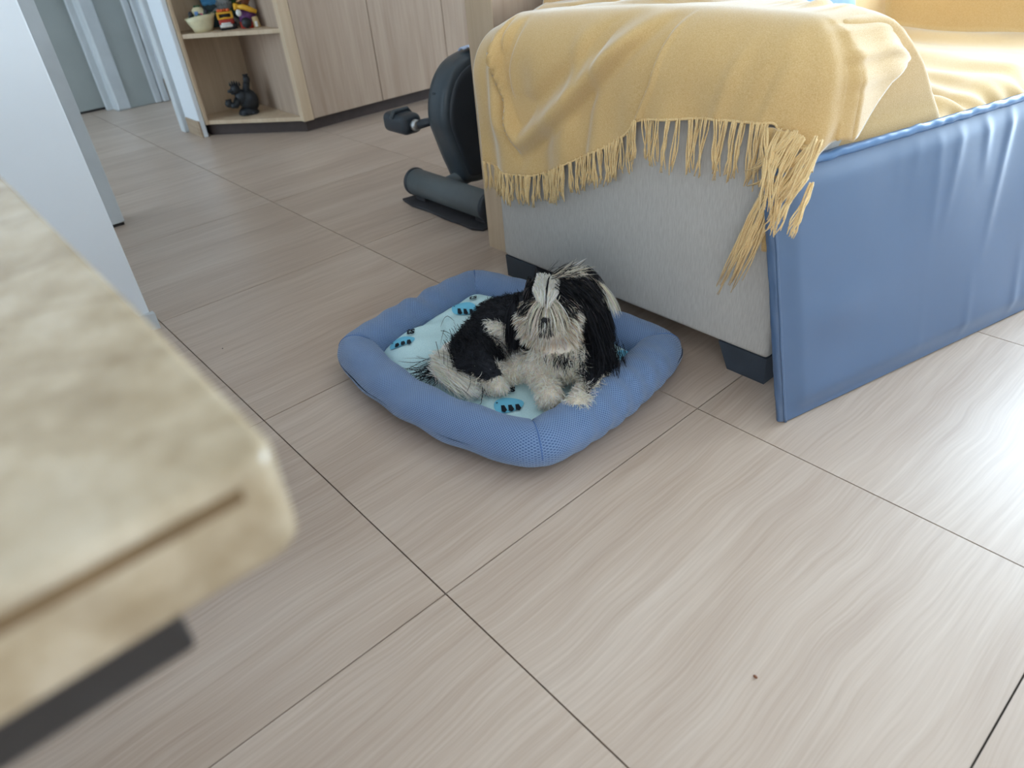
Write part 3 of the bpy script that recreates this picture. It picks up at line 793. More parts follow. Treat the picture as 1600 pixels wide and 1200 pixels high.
# ------------------------------------------------------------------ dog bed
bd = tag(empty('dog_bed', (-0.46, 0.52, 0)), 'square blue mesh dog bed with puffy rim on the wood-look floor', 'dog bed')
BC = np.array([-0.46, 0.52, 0.0])
K = [np.array(p) for p in ((-0.128, 0.338), (-0.725, 0.282), (-0.765, 0.702), (-0.165, 0.778))]   # near, left, far, right corners of the rim's centre line
BUL = [0.056, 0.012, 0.016, 0.026]
NS, NT = 84, 36
def side_pt(k, t):
    a, b = K[k], K[(k + 1) % 4]; d = b - a; n = np.array([d[1], -d[0]]); n = n / np.linalg.norm(n)
    c = np.array([-0.46, 0.52])
    if np.dot(n, (a + b) / 2 - c) < 0: n = -n
    return a + d * t + n * BUL[k] * (1 - (2 * t - 1) ** 2) ** 0.8
ring = []; uvs = []; arc = 0.0; prev = None; seams = []
for k in range(4):
    for i in range(NS):
        t = i / NS; p = side_pt(k, t)
        e = 0.004
        tg = (side_pt(k, min(t + e, 1)) - side_pt(k, max(t - e, 0)))
        # round the corners by blending the tangents
        tg /= np.linalg.norm(tg)
        if t < 0.04 or t > 0.96:
            o_ = side_pt((k - 1) % 4, 1.0) - side_pt((k - 1) % 4, 0.985) if t < 0.04 else side_pt((k + 1) % 4, 0.015) - side_pt((k + 1) % 4, 0.0)
            o_ /= np.linalg.norm(o_); w = 0.5 * (1 - (t if t < 0.04 else 1 - t) / 0.04)
            tg = tg * (1 - w) + o_ * w; tg /= np.linalg.norm(tg)
        if prev is not None: arc += np.linalg.norm(p - prev)
        prev = p
        nrm = np.array([tg[1], -tg[0]])
        if np.dot(nrm, p - np.array([-0.46, 0.52])) < 0: nrm = -nrm
        sq = 1.0 - 0.06 * math.exp(-(min(t, 1 - t) / 0.015) ** 2)
        fat = (1.0 + (-0.05 if k == 0 else 0.05) * math.sin(PI * t)) * sq
        row = []; ur = []
        for j in range(NT + 1):
            a_ = 2 * PI * j / NT
            r = 0.0485 * fat
            x_, z_ = math.cos(a_), math.sin(a_)
            wr = 0.0022 * math.sin(28 * t * (1 + 0.3 * k) + 2 * math.sin(a_) + k) * (1 - (2 * t - 1) ** 2)
            if k in (1, 2): wr += -0.008 * math.exp(-((t - (0.55 if k == 1 else 0.4)) / 0.05) ** 2) * max(0, math.sin(a_ + 0.6))
            wr += 0.003 * nz(p[0] * 9, p[1] * 9, a_ * .7)
            rx = (r + 0.004 + wr) * x_; zz = (r + wr) * z_ * 0.98
            zz = 0.0485 + zz
            if zz < 0.006: zz = 0.002 + zz * 0.3; rx *= 1.02
            zz = max(zz, 0.0012)
            row.append((p[0] + nrm[0] * rx - BC[0], p[1] + nrm[1] * rx - BC[1], zz)); ur.append((arc, a_ * 0.0485))
        ring.append(row); uvs.append(ur)
        if i == 0: seams.append(row)
ring.append(ring[0]); uvs.append([(arc + 0.005, b) for a, b in uvs[0]])
rim_o = grid_mesh('rim', np.array(ring)[::-1], M['airmesh'], bd, True, np.array(uvs)[::-1])
for row in seams:
    bm = bmesh.new(); add_tube(bm, [Vector(q) for q in row[:NT // 2 + 6]], 0.0014, 6); from_bm('corner_seam', bm, M['seam'], rim_o, True)
# base cloth
inner = [K[i] + (np.array([-0.46, 0.52]) - K[i]) * 0.05 for i in range(4)]
bm = bmesh.new(); add_prism(bm, [(p[0] - BC[0], p[1] - BC[1]) for p in inner], 0.001, 0.008, 'z'); from_bm('base', bm, M['seam'], bd)

# cushion: bilinear patch, puffed
CK = [np.array(p) for p in ((-0.158, 0.368), (-0.695, 0.318), (-0.728, 0.672), (-0.192, 0.745))]
CB = [0.040, 0.010, 0.012, 0.018]
def cush(u, v):
    """u from the near-left side corner to ..., v across; returns a world point on the top of the cushion"""
    a, b, c, d = CK[1], CK[0], CK[3], CK[2]                        # left, near, right, far
    p = a * (1 - u) * (1 - v) + b * u * (1 - v) + c * u * v + d * (1 - u) * v
    n = np.array([0.08, -1.0]); n /= np.linalg.norm(n)
    p = p + n * CB[0] * (4 * u * (1 - u)) * (1 - v) ** 2
    e = (1 - abs(2 * u - 1) ** 5) * (1 - abs(2 * v - 1) ** 5)
    z = 0.022 + 0.026 * max(e, 0) ** 0.5
    z += -0.007 * math.exp(-(((p[0] + 0.64) * 0.6 + (p[1] - 0.50)) / 0.012) ** 2) * math.exp(-((p[0] + 0.62) / 0.06) ** 2) + 0.005 * nz(p[0] * 11, p[1] * 11, 2.0) + 0.0035 * math.sin(60 * (p[0] - p[1] * 0.6) + 4 * nz(p[0] * 6, p[1] * 6, 0)) * math.exp(-((u - 0.10) / 0.16) ** 2) 
    z += 0.034 * math.exp(-((u - 0.04) / 0.17) ** 2) * e ** 0.4 + 0.026 * math.exp(-((v - 0.95) / 0.2) ** 2) * e ** 0.4 + 0.010 * math.exp(-((u - 0.98) / 0.12) ** 2) * e
    return (p[0], p[1], z)
cu = tag(empty('cushion', (-0.46, 0.52, 0.01)), 'pale aqua cushion with small blue and black prints inside the dog bed', 'cushion')
CO = np.array([-0.46, 0.52, 0.01])
nu, nv = 150, 120
G = np.array([[cush(i / (nu - 1), j / (nv - 1)) for j in range(nv)] for i in range(nu)]) - CO
grid_mesh('cover', G, M['pad'], cu)
G2 = G.copy(); G2[:, :, 2] = 0.0005 + 0.25 * np.minimum(G[:, :, 2], 0.012)
grid_mesh('underside', G2[::-1], M['pad'], cu)

def uv_of(x, y):
    u, v = 0.5, 0.5
    for _ in range(30):
        p = np.array(cush(u, v)[:2]); e = 1e-3
        J = np.array([(np.array(cush(u + e, v)[:2]) - p) / e, (np.array(cush(u, v + e)[:2]) - p) / e]).T
        d = np.linalg.solve(J, np.array([x, y]) - p); u, v = np.clip(u + d[0], 0.01, .99), np.clip(v + d[1], 0.01, .99)
    return u, v
def cz(x, y):
    u, v = uv_of(x, y); return cush(u, v)[2]
RV = np.array([0.68, 0.73]); FV = np.array([-0.73, 0.68])           # print axes on the cushion: reading direction and up
def decal(name, poly, c, m, lift=0.0022, parent=cu):
    """flat print laid on the cushion; poly in metres in the print's own axes"""
    bm = bmesh.new()
    vs = [bm.verts.new((a, b, 0)) for a, b in poly]; f = bm.faces.new(vs)
    bmesh.ops.triangulate(bm, faces=[f])
    bmesh.ops.subdivide_edges(bm, edges=list(bm.edges), cuts=3, use_grid_fill=True)
    for v in bm.verts:
        w = np.array(c) + RV * v.co.x + FV * v.co.y
        v.co = Vector((w[0] - CO[0], w[1] - CO[1], cz(w[0], w[1]) + lift - CO[2]))
    return from_bm(name, bm, m, parent)
def motif(c, s=1.0, flip=1):
    n = 26; poly = []
    for i in range(n):
        a = 2 * PI * i / n; r = 1 + 0.10 * math.cos(a - 0.6) + 0.05 * math.cos(3 * a)
        poly.append((0.036 * s * r * math.cos(a), 0.027 * s * r * math.sin(a)))
    d = decal('printed_shape', poly, c, M['print_blue'])
    for k in range(3):
        x = (-0.008 + 0.017 * k) * s
        decal('printed_mark', [(x - 0.006 * s, -0.002 * s), (x + 0.002 * s, -0.002 * s), (x + 0.009 * s, -0.019 * s), (x + 0.004 * s, -0.026 * s), (x - 0.004 * s, -0.022 * s)], c, M['print_black'], 0.0046)
    decal('printed_eye', [(-0.026 * s, 0.006 * s), (-0.022 * s, 0.006 * s), (-0.022 * s, 0.010 * s), (-0.026 * s, 0.010 * s)], c, M['print_black'], 0.0042)
def word(c, s=1.0, text='ts'):
    cu_ = bpy.data.curves.new('lettering', 'FONT'); cu_.body = text; cu_.size = 0.040 * s; cu_.align_x = 'CENTER'; cu_.resolution_u = 4; cu_.offset = 0.0010
    o = bpy.data.objects.new('lettering', cu_); COL.objects.link(o)
    bpy.context.view_layer.update()
    me = bpy.data.meshes.new_from_object(o.evaluated_get(bpy.context.evaluated_depsgraph_get()))
    bpy.data.objects.remove(o); bpy.data.curves.remove(cu_)
    for v in me.vertices:
        w = np.array(c) + RV * v.co.x + FV * v.co.y * 1.2
        v.co = Vector((w[0] - CO[0], w[1] - CO[1], cz(w[0], w[1]) + 0.0056 - CO[2]))
    me.materials.clear(); return link('printed_word', me, M['print_black'], cu)
for c in ((-0.650, 0.364), (-0.652, 0.566), (-0.273, 0.385), (-0.197, 0.704)): motif(c, 0.92)
for c in ((-0.655, 0.399), (-0.657, 0.607), (-0.300, 0.420)): word(c, 0.74)

# ------------------------------------------------------------------ the dog
dog = tag(empty('dog', (-0.30, 0.50, 0.05)), 'small black and white long-haired dog lying curled in the blue bed', 'dog')
DO = Vector((-0.30, 0.50, 0.05))
FW = Vector((0.73, -0.68, 0.0)); RT = Vector((0.68, 0.73, 0.0)); UP = Vector((0, 0, 1))      # the way it faces, its left side, up
HC = Vector((-0.276, 0.536, 0.228))
FY = (FW * 0.985 - RT * 0.17).normalized()
HR = (RT * 0.985 + FW * 0.17).normalized()
HF = (FY * 0.993 - UP * 0.120).normalized(); HU = HR.cross(HF) if HR.cross(HF).z > 0 else HF.cross(HR); HU.normalize()
def hp(f, r, u): return HC + HF * f + HR * r + HU * u

def remeshed(name, spheres, m, parent, voxel=0.0045, smooth=6):
    bm = bmesh.new()
    for a, ra, b, rb in spheres:
        a, b = Vector(a), Vector(b); L = (b - a).length; n = max(2, int(L / (min(ra, rb) * 0.35)) + 1)
        for i in range(n):
            t = i / (n - 1); add_ball(bm, a.lerp(b, t) - DO, ra + (rb - ra) * t, 2)
    me = bpy.data.meshes.new(name + '_raw'); bm.to_mesh(me); bm.free()
    o = bpy.data.objects.new(name + '_raw', me); COL.objects.link(o)
    md = o.modifiers.new('r', 'REMESH'); md.mode = 'VOXEL'; md.voxel_size = voxel
    ms = o.modifiers.new('s', 'SMOOTH'); ms.iterations = smooth; ms.factor = 0.5
    bpy.context.view_layer.update()
    me2 = bpy.data.meshes.new_from_object(o.evaluated_get(bpy.context.evaluated_depsgraph_get()))
    bpy.data.objects.remove(o); bpy.data.meshes.remove(me)
    me2.materials.clear()
    return link(name, me2, m, parent, True)

body_parts = [
    ((-0.262, 0.548, 0.120), 0.072, (-0.285, 0.575, 0.160), 0.076),      # chest to withers
    ((-0.285, 0.575, 0.150), 0.078, (-0.362, 0.565, 0.138), 0.080),      # ribs
    ((-0.362, 0.565, 0.138), 0.080, (-0.432, 0.512, 0.122), 0.074),      # loin to rump
    ((-0.432, 0.512, 0.115), 0.070, (-0.452, 0.470, 0.105), 0.055),
    ((-0.435, 0.465, 0.105), 0.050, (-0.392, 0.415, 0.100), 0.046),      # near thigh
    ((-0.452, 0.430, 0.098), 0.043, (-0.410, 0.402, 0.092), 0.040),      # thigh, front of the tail
    ((-0.392, 0.412, 0.098), 0.044, (-0.345, 0.405, 0.085), 0.034),      # knee
    ((-0.345, 0.405, 0.078), 0.026, (-0.400, 0.380, 0.070), 0.020),
    ((-0.318, 0.480, 0.085), 0.034, (-0.290, 0.520, 0.090), 0.034),      # belly      # shank folded back
    ((-0.400, 0.378, 0.068), 0.019, (-0.315, 0.400, 0.068), 0.018),      # hind foot along the ground
    ((-0.345, 0.405, 0.070), 0.022, (-0.318, 0.474, 0.074), 0.024),
    ((-0.278, 0.560, 0.165), 0.058, (-0.278, 0.546, 0.210), 0.055),      # neck
    ((-0.276, 0.512, 0.125), 0.040, (-0.282, 0.484, 0.095), 0.030),      # near shoulder to elbow
    ((-0.282, 0.482, 0.090), 0.027, (-0.228, 0.466, 0.078), 0.021),      # near forearm
    ((-0.228, 0.466, 0.076), 0.021, (-0.198, 0.444, 0.073), 0.025),      # near paw
    ((-0.215, 0.560, 0.120), 0.042, (-0.180, 0.555, 0.088), 0.030),      # far shoulder to elbow
    ((-0.172, 0.560, 0.088), 0.027, (-0.140, 0.500, 0.080), 0.022),      # far forearm
    ((-0.140, 0.500, 0.080), 0.022, (-0.122, 0.452, 0.082), 0.025),      # far paw
    ((-0.468, 0.470, 0.100), 0.020, (-0.512, 0.410, 0.082), 0.015),      # tail root
    ((-0.512, 0.410, 0.082), 0.015, (-0.480, 0.356, 0.075), 0.012),
    ((-0.480, 0.356, 0.075), 0.012, (-0.405, 0.340, 0.072), 0.009),      # tail curling forward
    (hp(0, 0.004, 0), 0.055, hp(0.003, 0.008, 0.008), 0.053),                    # skull
    (hp(0.026, 0, -0.018), 0.038, hp(0.056, 0, -0.018), 0.027),          # muzzle
    (hp(0.018, 0.022, -0.020), 0.034, hp(0.042, 0.017, -0.028), 0.026),  # cheeks
    (hp(0.018, -0.022, -0.020), 0.034, hp(0.042, -0.017, -0.028), 0.026),
    (hp(0.02, 0, -0.042), 0.028, hp(0.044, 0, -0.042), 0.021),           # lower jaw
]

def attr_material(name, rough=0.62, spec=0.25, translucent=0.0):
    s = Nodes(name, rough, spec)
    a = s.n('ShaderNodeVertexColor'); a.layer_name = 'coat'
    s.l(a.outputs['Color'], s.b.inputs['Base Color'])
    if translucent:
        tr_ = s.n('ShaderNodeBsdfTranslucent'); s.l(a.outputs['Color'], tr_.inputs['Color'])
        mx = s.n('ShaderNodeMixShader'); mx.inputs[0].default_value = translucent
        s.l(s.b.outputs[0], mx.inputs[1]); s.l(tr_.outputs[0], mx.inputs[2]); s.l(mx.outputs[0], s.nt.nodes['Material Output'].inputs['Surface'])
    return s.m
M['hair'] = attr_material('dog_hair', 0.55, 0.25, 0.5)
M['skin'] = attr_material('dog_undercoat', 0.85, 0.1)
M['nose'] = plain('nose_leather', (24, 24, 28), 0.5, 0.4)
M['eye'] = plain('dark_eye', (22, 16, 14), 0.08, 0.8)

BLACK = np.array([0.022, 0.023, 0.028]); DARK = np.array([0.040, 0.036, 0.036])
WHITE = np.array([0.98, 0.95, 0.88]); CREAM = np.array([0.93, 0.83, 0.70]); TAN = np.array([0.62, 0.47, 0.33])
rt = np.array(RT); fw = np.array(FW)
def seg_d(p, a, b):
    a, b = np.array(a), np.array(b); ab = b - a
    t = np.clip(((p - a) @ ab) / (ab @ ab), 0, 1); return np.linalg.norm(p - (a + t[:, None] * ab), axis=1)
def coat(p):
    """coat patches of the trunk and limbs: 0 black, 1 white; and hair length"""
    r_ = p @ rt; f_ = p @ fw; z = p[:, 2]
    wob = 0.006 * np.sin(90 * p[:, 0] + 60 * z) + 0.004 * np.sin(170 * p[:, 1] + 40 * z)
    cls = np.zeros(len(p)); ln = np.full(len(p), 0.012)
    # white flank stripe, widening downwards
    mid = 0.094 + (0.130 - z) * 0.55
    stripe = (np.abs(r_ - mid - 0.004 + wob) < 0.029 + np.clip(0.10 - z, 0, 1) * 0.4) & (z < 0.172) & (f_ > -0.70)
    cls[stripe] = 1; ln[stripe] = 0.014
    # thigh stays black
    th = ((seg_d(p, (-0.445, 0.47, 0.105), (-0.392, 0.415, 0.10)) < 0.056) | (seg_d(p, (-0.452, 0.43, 0.098), (-0.41, 0.402, 0.092)) < 0.050)) & (r_ < mid - 0.022 + wob) & (z > 0.066)
    cls[th] = 0
    hind = ((seg_d(p, (-0.40, 0.378, 0.068), (-0.315, 0.402, 0.066)) < 0.030) | (seg_d(p, (-0.345, 0.405, 0.07), (-0.318, 0.474, 0.074)) < 0.034)) & (p[:, 0] > -0.37); cls[hind] = 1; ln[hind] = 0.017
    # chest, forelegs and paws white and fluffy
    leg = (seg_d(p, (-0.282, 0.484, 0.09), (-0.192, 0.452, 0.07)) < 0.042) | (seg_d(p, (-0.165, 0.54, 0.085), (-0.122, 0.452, 0.08)) < 0.036)
    ch = (f_ > -0.535) & (z < 0.17) & (np.abs(r_ - 0.215) < 0.060)
    cls[leg | ch] = 1; ln[ch] = 0.024; ln[leg] = 0.019
    far = (r_ > 0.268) & (z > 0.098); cls[far] = 0; ln[far] = 0.03
    return cls, ln

body = remeshed('body', body_parts, M['skin'], dog, 0.0045, 7)
me = body.data
vc = np.empty(len(me.vertices) * 3); me.vertices.foreach_get('co', vc); vc = vc.reshape(-1, 3) + np.array(DO)
hcl = np.array(HC)
d_head = np.linalg.norm(vc - hcl, axis=1)
hl = np.stack([(vc - hcl) @ np.array(HF), (vc - hcl) @ np.array(HR), (vc - hcl) @ np.array(HU)], 1)
cls, ln_ = coat(vc)
is_head = (d_head < 0.105) & (vc[:, 2] > 0.150) & (hl[:, 0] > -0.075)
face = is_head & (hl[:, 0] > 0.012) & (hl[:, 2] < 0.012)
blaze = is_head & (np.abs(hl[:, 1] + 0.004) < 0.020) & (hl[:, 2] > 0.0)
colr = np.where(cls[:, None] > 0.5, CREAM * 0.9, BLACK * 1.3)
tl_ = (seg_d(vc, (-0.512, 0.41, 0.082), (-0.48, 0.356, 0.075)) < 0.020) | (seg_d(vc, (-0.48, 0.356, 0.075), (-0.405, 0.34, 0.072)) < 0.018); colr[tl_] = WHITE * 0.85
colr[is_head] = BLACK * 1.3; colr[face] = CREAM * 0.85; colr[blaze] = WHITE
ca = me.color_attributes.new('coat', 'FLOAT_COLOR', 'POINT')
ca.data.foreach_set('color', np.concatenate([colr, np.ones((len(colr), 1))], 1).astype(np.float32).ravel())

def unit(a): return a / np.maximum(np.linalg.norm(a, axis=-1, keepdims=True), 1e-9)
def hair_object(name, P, W, C, parent=dog, cross=False):
    """P (n,k,3) strands in the world, W (n,) width, C (n,3) colour: tapered blades joined in one coat"""
    n, k = P.shape[:2]
    P = P - np.array(DO)
    tan = np.gradient(P, axis=1)
    rv = unit(rng.normal(size=(n, 1, 3)))
    sd = unit(np.cross(tan, np.repeat(rv, k, 1)))
    taper = np.interp(np.linspace(0, 1, k), [0, 0.25, 0.8, 1], [0.75, 1.0, 0.75, 0.12])
    off = sd * (W[:, None] * taper[None, :])[:, :, None] * 0.5
    V = np.stack([P - off, P + off], 2).reshape(-1, 3)
    base = (np.arange(n) * k * 2)[:, None] + (np.arange(k - 1) * 2)[None, :]
    F = np.stack([base, base + 1, base + 3, base + 2], -1).reshape(-1, 4)
    me = bpy.data.meshes.new(name)
    me.vertices.add(len(V)); me.vertices.foreach_set('co', V.astype(np.float32).ravel())
    me.loops.add(len(F) * 4); me.loops.foreach_set('vertex_index', F.astype(np.int32).ravel())
    me.polygons.add(len(F)); me.polygons.foreach_set('loop_start', (np.arange(len(F)) * 4).astype(np.int32))
    me.update(calc_edges=True)
    # soften the root a little, lighten the tip
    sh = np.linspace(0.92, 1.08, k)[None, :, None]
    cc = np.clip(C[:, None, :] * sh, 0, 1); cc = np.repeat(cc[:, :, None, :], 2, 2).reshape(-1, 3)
    a = me.color_attributes.new('coat', 'FLOAT_COLOR', 'POINT')
    a.data.foreach_set('color', np.concatenate([cc, np.ones((len(cc), 1))], 1).astype(np.float32).ravel())
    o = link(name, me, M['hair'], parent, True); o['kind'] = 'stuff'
    return o
def vary(c, n, amt=0.18):
    return np.clip(np.array(c)[None, :] * (1 + amt * rng.normal(size=(n, 1))) * (1 + 0.04 * rng.normal(size=(n, 3))), 0.004, 1)

# sample roots over the body
npol = len(me.polygons)
pc = np.empty(npol * 3); me.polygons.foreach_get('center', pc); pc = pc.reshape(-1, 3) + np.array(DO)
pn = np.empty(npol * 3); me.polygons.foreach_get('normal', pn); pn = pn.reshape(-1, 3)
pa = np.empty(npol); me.polygons.foreach_get('area', pa)
def roots(mask, n):
    idx = np.where(mask)[0]; pr_ = pa[idx] / pa[idx].sum()
    k = rng.choice(idx, n, p=pr_); return pc[k] + 0.002 * rng.normal(size=(n, 3)), pn[k]
def grow(r0, d0, L, k=5, grav=0.5, curl=0.15, stray=0.1, center=None, radius=0.0, ground=0.052):
    n = len(r0); P = np.zeros((n, k, 3)); P[:, 0] = r0; d = unit(d0 + stray * rng.normal(size=(n, 3)))
    L = np.broadcast_to(L, (n,)); st = (L / (k - 1))[:, None]
    bend = rng.normal(size=(n, 3)) * curl
    for i in range(1, k):
        d = unit(d + np.array([0, 0, -1.0]) * grav / (k - 1) + bend / (k - 1) + curl * 0.5 * rng.normal(size=(n, 3)) / (k - 1))
        q = P[:, i - 1] + d * st
        if center is not None:
            for c_, r_ in zip(center, radius):
                w = q - np.array(c_); dist = np.linalg.norm(w, axis=1, keepdims=True)
                q = np.where(dist < r_, np.array(c_) + w / np.maximum(dist, 1e-6) * r_, q)
        q[:, 2] = np.maximum(q[:, 2], ground)
        P[:, i] = q
    return P
def clump(P, m, amount):
    """draw strands together towards their tips into locks"""
    n, k = P.shape[:2]; g = rng.choice(n, m, replace=False)
    near = np.empty(n, dtype=int)
    for i in range(0, n, 2000):
        near[i:i + 2000] = np.argmin(((P[i:i + 2000, 0][:, None] - P[g, 0][None]) ** 2).sum(2), axis=1)
    w = (amount * np.linspace(0, 1, k) ** 0.9)[None, :, None] * rng.uniform(0.6, 1.0, (n, 1, 1))
    return P * (1 - w) + P[g[near]] * w
hd = np.linalg.norm(pc - hcl, axis=1)
phl = np.stack([(pc - hcl) @ np.array(HF), (pc - hcl) @ np.array(HR), (pc - hcl) @ np.array(HU)], 1)
ph = (hd < 0.105) & (pc[:, 2] > 0.150) & (phl[:, 0] > -0.075)
pcls, pln = coat(pc)
tailm = (seg_d(pc, (-0.512, 0.41, 0.082), (-0.48, 0.356, 0.075)) < 0.022) | (seg_d(pc, (-0.48, 0.356, 0.075), (-0.405, 0.34, 0.072)) < 0.020)
trunk = ~ph & ~tailm & (pc[:, 2] > 0.052)
def tang(v, n): return unit(v - (v * n).sum(1, keepdims=True) * n)
# short clipped coat
back = np.array([-0.72, 0.10, -0.35])
for nm, mask, num, colour in (('black_coat', trunk & (pcls < 0.5), 15000, BLACK), ('white_coat', trunk & (pcls > 0.5) & (pln < 0.017), 2600, WHITE * 0.92)):
    r0, n0 = roots(mask, num)
    d0 = 0.35 * n0 + 0.75 * tang(np.broadcast_to(back, r0.shape) + 0.25 * rng.normal(size=r0.shape), n0)
    _, l_ = coat(r0)
    hair_object(nm, grow(r0, d0, l_ * rng.uniform(0.7, 1.2, len(r0)), 4, 0.3, 0.25, 0.15), np.full(num, 0.0013), vary(colour, num, 0.3))
# fluffy chest, legs and paws
fl = trunk & (pcls > 0.5) & (pln >= 0.017)
NL = 14000
r0, n0 = roots(fl, NL)
d0 = 0.45 * n0 + 0.65 * tang(np.broadcast_to(np.array([0.25, -0.25, -0.8]), r0.shape) + 0.35 * rng.normal(size=r0.shape), n0)
_, l_ = coat(r0)
mixc = vary(CREAM, NL, 0.15); w_ = rng.random(NL)[:, None]; mixc = np.where(w_ < 0.55, vary(WHITE, NL, 0.10), mixc)
hair_object('leg_hair', clump(grow(r0, d0, l_ * rng.uniform(0.6, 1.2, NL), 5, 0.45, 0.7, 0.25), 1100, 0.45), np.full(NL, 0.0013), mixc)

# tail plume: long pale hair swept forward along the cushion, with dark strands under and behind it
tp = np.array([(-0.506, 0.384, 0.082), (-0.496, 0.366, 0.082), (-0.474, 0.352, 0.081), (-0.445, 0.344, 0.080), (-0.410, 0.344, 0.078)])
def along(t):
    f = np.clip(t, 0, 1) * (len(tp) - 1); i = np.minimum(f.astype(int), len(tp) - 2); return tp[i] + (tp[i + 1] - tp[i]) * (f - i)[:, None]
n = 3600; t = rng.random(n) ** 0.9
r0 = along(t) + 0.009 * rng.normal(size=(n, 3)) * np.array([1, 1, 0.7])
sw = rng.uniform(-0.25, 1, (n, 1))                               # 1: swept forward, -0.25: falling outwards
d0 = np.array([0.84, 0.40, -0.02]) * (0.5 + 0.5 * sw) + np.array([0.25, -0.36, 0.02]) * (1 - sw) * 0.6 + 0.10 * rng.normal(size=(n, 3)) * np.array([1, 1, 0.5])
hair_object('tail_hair', clump(grow(r0, d0, rng.uniform(0.05, 0.120, n), 9, 0.60, 0.30, 0.05, ground=0.057), 130, 0.8), np.full(n, 0.0016), np.where(rng.random((n, 1)) < 0.85, vary(WHITE, n, 0.08), vary(CREAM, n, 0.12)))
n = 100; t = rng.random(n) * 0.7
r0 = along(t) + 0.010 * rng.normal(size=(n, 3)) * np.array([1, 1, 0.4]) - np.array([0.0, 0.0, 0.016])
d0 = np.array([-0.15, -0.85, 0.0]) + 0.35 * rng.normal(size=(n, 3)) * np.array([1, 1, 0.15])
hair_object('tail_fringe', grow(r0, d0, rng.uniform(0.05, 0.115, n), 8, 0.7, 0.5, 0.05, ground=0.055), np.full(n, 0.0014), vary(BLACK, n, 0.3))
n = 90
r0 = np.array([-0.372, 0.378, 0.082]) + rng.normal(size=(n, 3)) * np.array([0.02, 0.014, 0.008])
d0 = np.array([0.75, -0.15, -0.1]) + 0.35 * rng.normal(size=(n, 3)) * np.array([1, 1, 0.3])
hair_object('tail_fringe', grow(r0, d0, rng.uniform(0.04, 0.09, n), 8, 0.7, 0.9, 0.05, ground=0.056), np.full(n, 0.0014), np.where(rng.random((n, 1)) < 0.55, vary(BLACK, n, 0.3), vary(CREAM, n, 0.15)))
# black hair from the thigh falling over the tail root
n = 1500
r0 = np.array([-0.435, 0.430, 0.130]) + rng.normal(size=(n, 3)) * np.array([0.028, 0.022, 0.010])
d0 = np.array([0.65, -0.15, 0.0]) + 0.18 * rng.normal(size=(n, 3))
hair_object('thigh_hair', grow(r0, d0, rng.uniform(0.03, 0.065, n), 6, 1.0, 0.25, 0.05), np.full(n, 0.0014), vary(BLACK, n, 0.3))

# ---- head
hm = lambda a: np.array([hp(*q) for q in a]) if len(a) else a
SK = [(hp(0, 0.004, 0.004), 0.058)]
def hdir(f, r, u): return np.array(HF * f + HR * r + HU * u)
def head_hair(name, n, cf, cr_, cu, sf, sr, su, dirs, L, colours, grav=0.6, curl=0.2, width=0.0015, k=7, stray=0.10, rad=0.068):
    """roots round a head point (f,r,u) with spread; dirs(l) gives the growing direction from the local root"""
    l = np.stack([cf + sf * rng.uniform(-1, 1, n), cr_ + sr * rng.uniform(-1, 1, n), cu + su * rng.uniform(-1, 1, n)], 1)
    l = l * 0.92; rad = rad * 0.90
    r0 = hcl + l @ np.array([HF, HR, HU])
    w = r0 - hcl; r0 = hcl + unit(w) * np.maximum(np.linalg.norm(w, axis=1, keepdims=True), rad - 0.006)
    d0 = dirs(l) @ np.array([HF, HR, HU])
    P = grow(r0, d0, rng.uniform(L[0], L[1], n), k, grav, curl, stray, [np.array(SK[0][0])], [rad])
    if n > 200 and name not in ('blaze', 'brow_hair', 'nose_hair'): P = clump(P, max(20, n // 13), 0.65)
    if isinstance(colours, list):
        C = np.zeros((n, 3)); q = rng.random(n); lo = 0
        for pr_, c in colours:
            s_ = (q >= lo) & (q < lo + pr_); C[s_] = vary(c, int(s_.sum()), 0.16); lo += pr_
        s_ = q >= lo; C[s_] = vary(colours[-1][1], int(s_.sum()), 0.16)
    else: C = vary(colours, n, 0.14)
    return hair_object(name, P, np.full(n, width), C)
A3 = lambda f, r, u: (lambda l: np.broadcast_to(np.array([f, r, u], dtype=float), l.shape))
# black cap on both sides of the blaze
S0 = lambda l, a: a + 0 * l[:, 0]
head_hair('crown_hair', 3000, -0.015, 0.048, 0.048, 0.045, 0.038, 0.026, lambda l: np.stack([S0(l, 0.30), S0(l, 0.9), S0(l, -0.30)], 1), (0.035, 0.065), [(0.88, BLACK), (0.12, DARK * 3)], 1.0, 0.15)
head_hair('crown_hair', 1500, -0.008, -0.044, 0.036, 0.034, 0.014, 0.022, lambda l: np.stack([S0(l, 0.45), S0(l, -0.35), S0(l, -0.7)], 1), (0.014, 0.030), [(0.7, BLACK), (0.3, DARK * 4)], 1.2, 0.15)
# white blaze combed forward over the forehead
def bl(l): return np.stack([S0(l, 0.75), -16 * (l[:, 1] + 0.001), S0(l, -0.20)], 1)
head_hair('blaze', 1900, 0.000, -0.020, 0.064, 0.038, 0.0165, 0.004, bl, (0.018, 0.040), [(0.85, WHITE * 1.05), (0.15, CREAM)], 0.5, 0.08, 0.0016, 7, 0.06, 0.068)
head_hair('blaze', 1200, 0.002, 0.013, 0.064, 0.038, 0.0125, 0.004, bl, (0.020, 0.042), [(0.8, WHITE * 1.05), (0.2, CREAM)], 0.5, 0.08, 0.0016, 7, 0.06, 0.068)
head_hair('parting', 26, 0.005, -0.002, 0.068, 0.034, 0.0012, 0.002, bl, (0.035, 0.050), BLACK * 1.5, 0.5, 0.05, 0.0016, 7, 0.03, 0.0695)
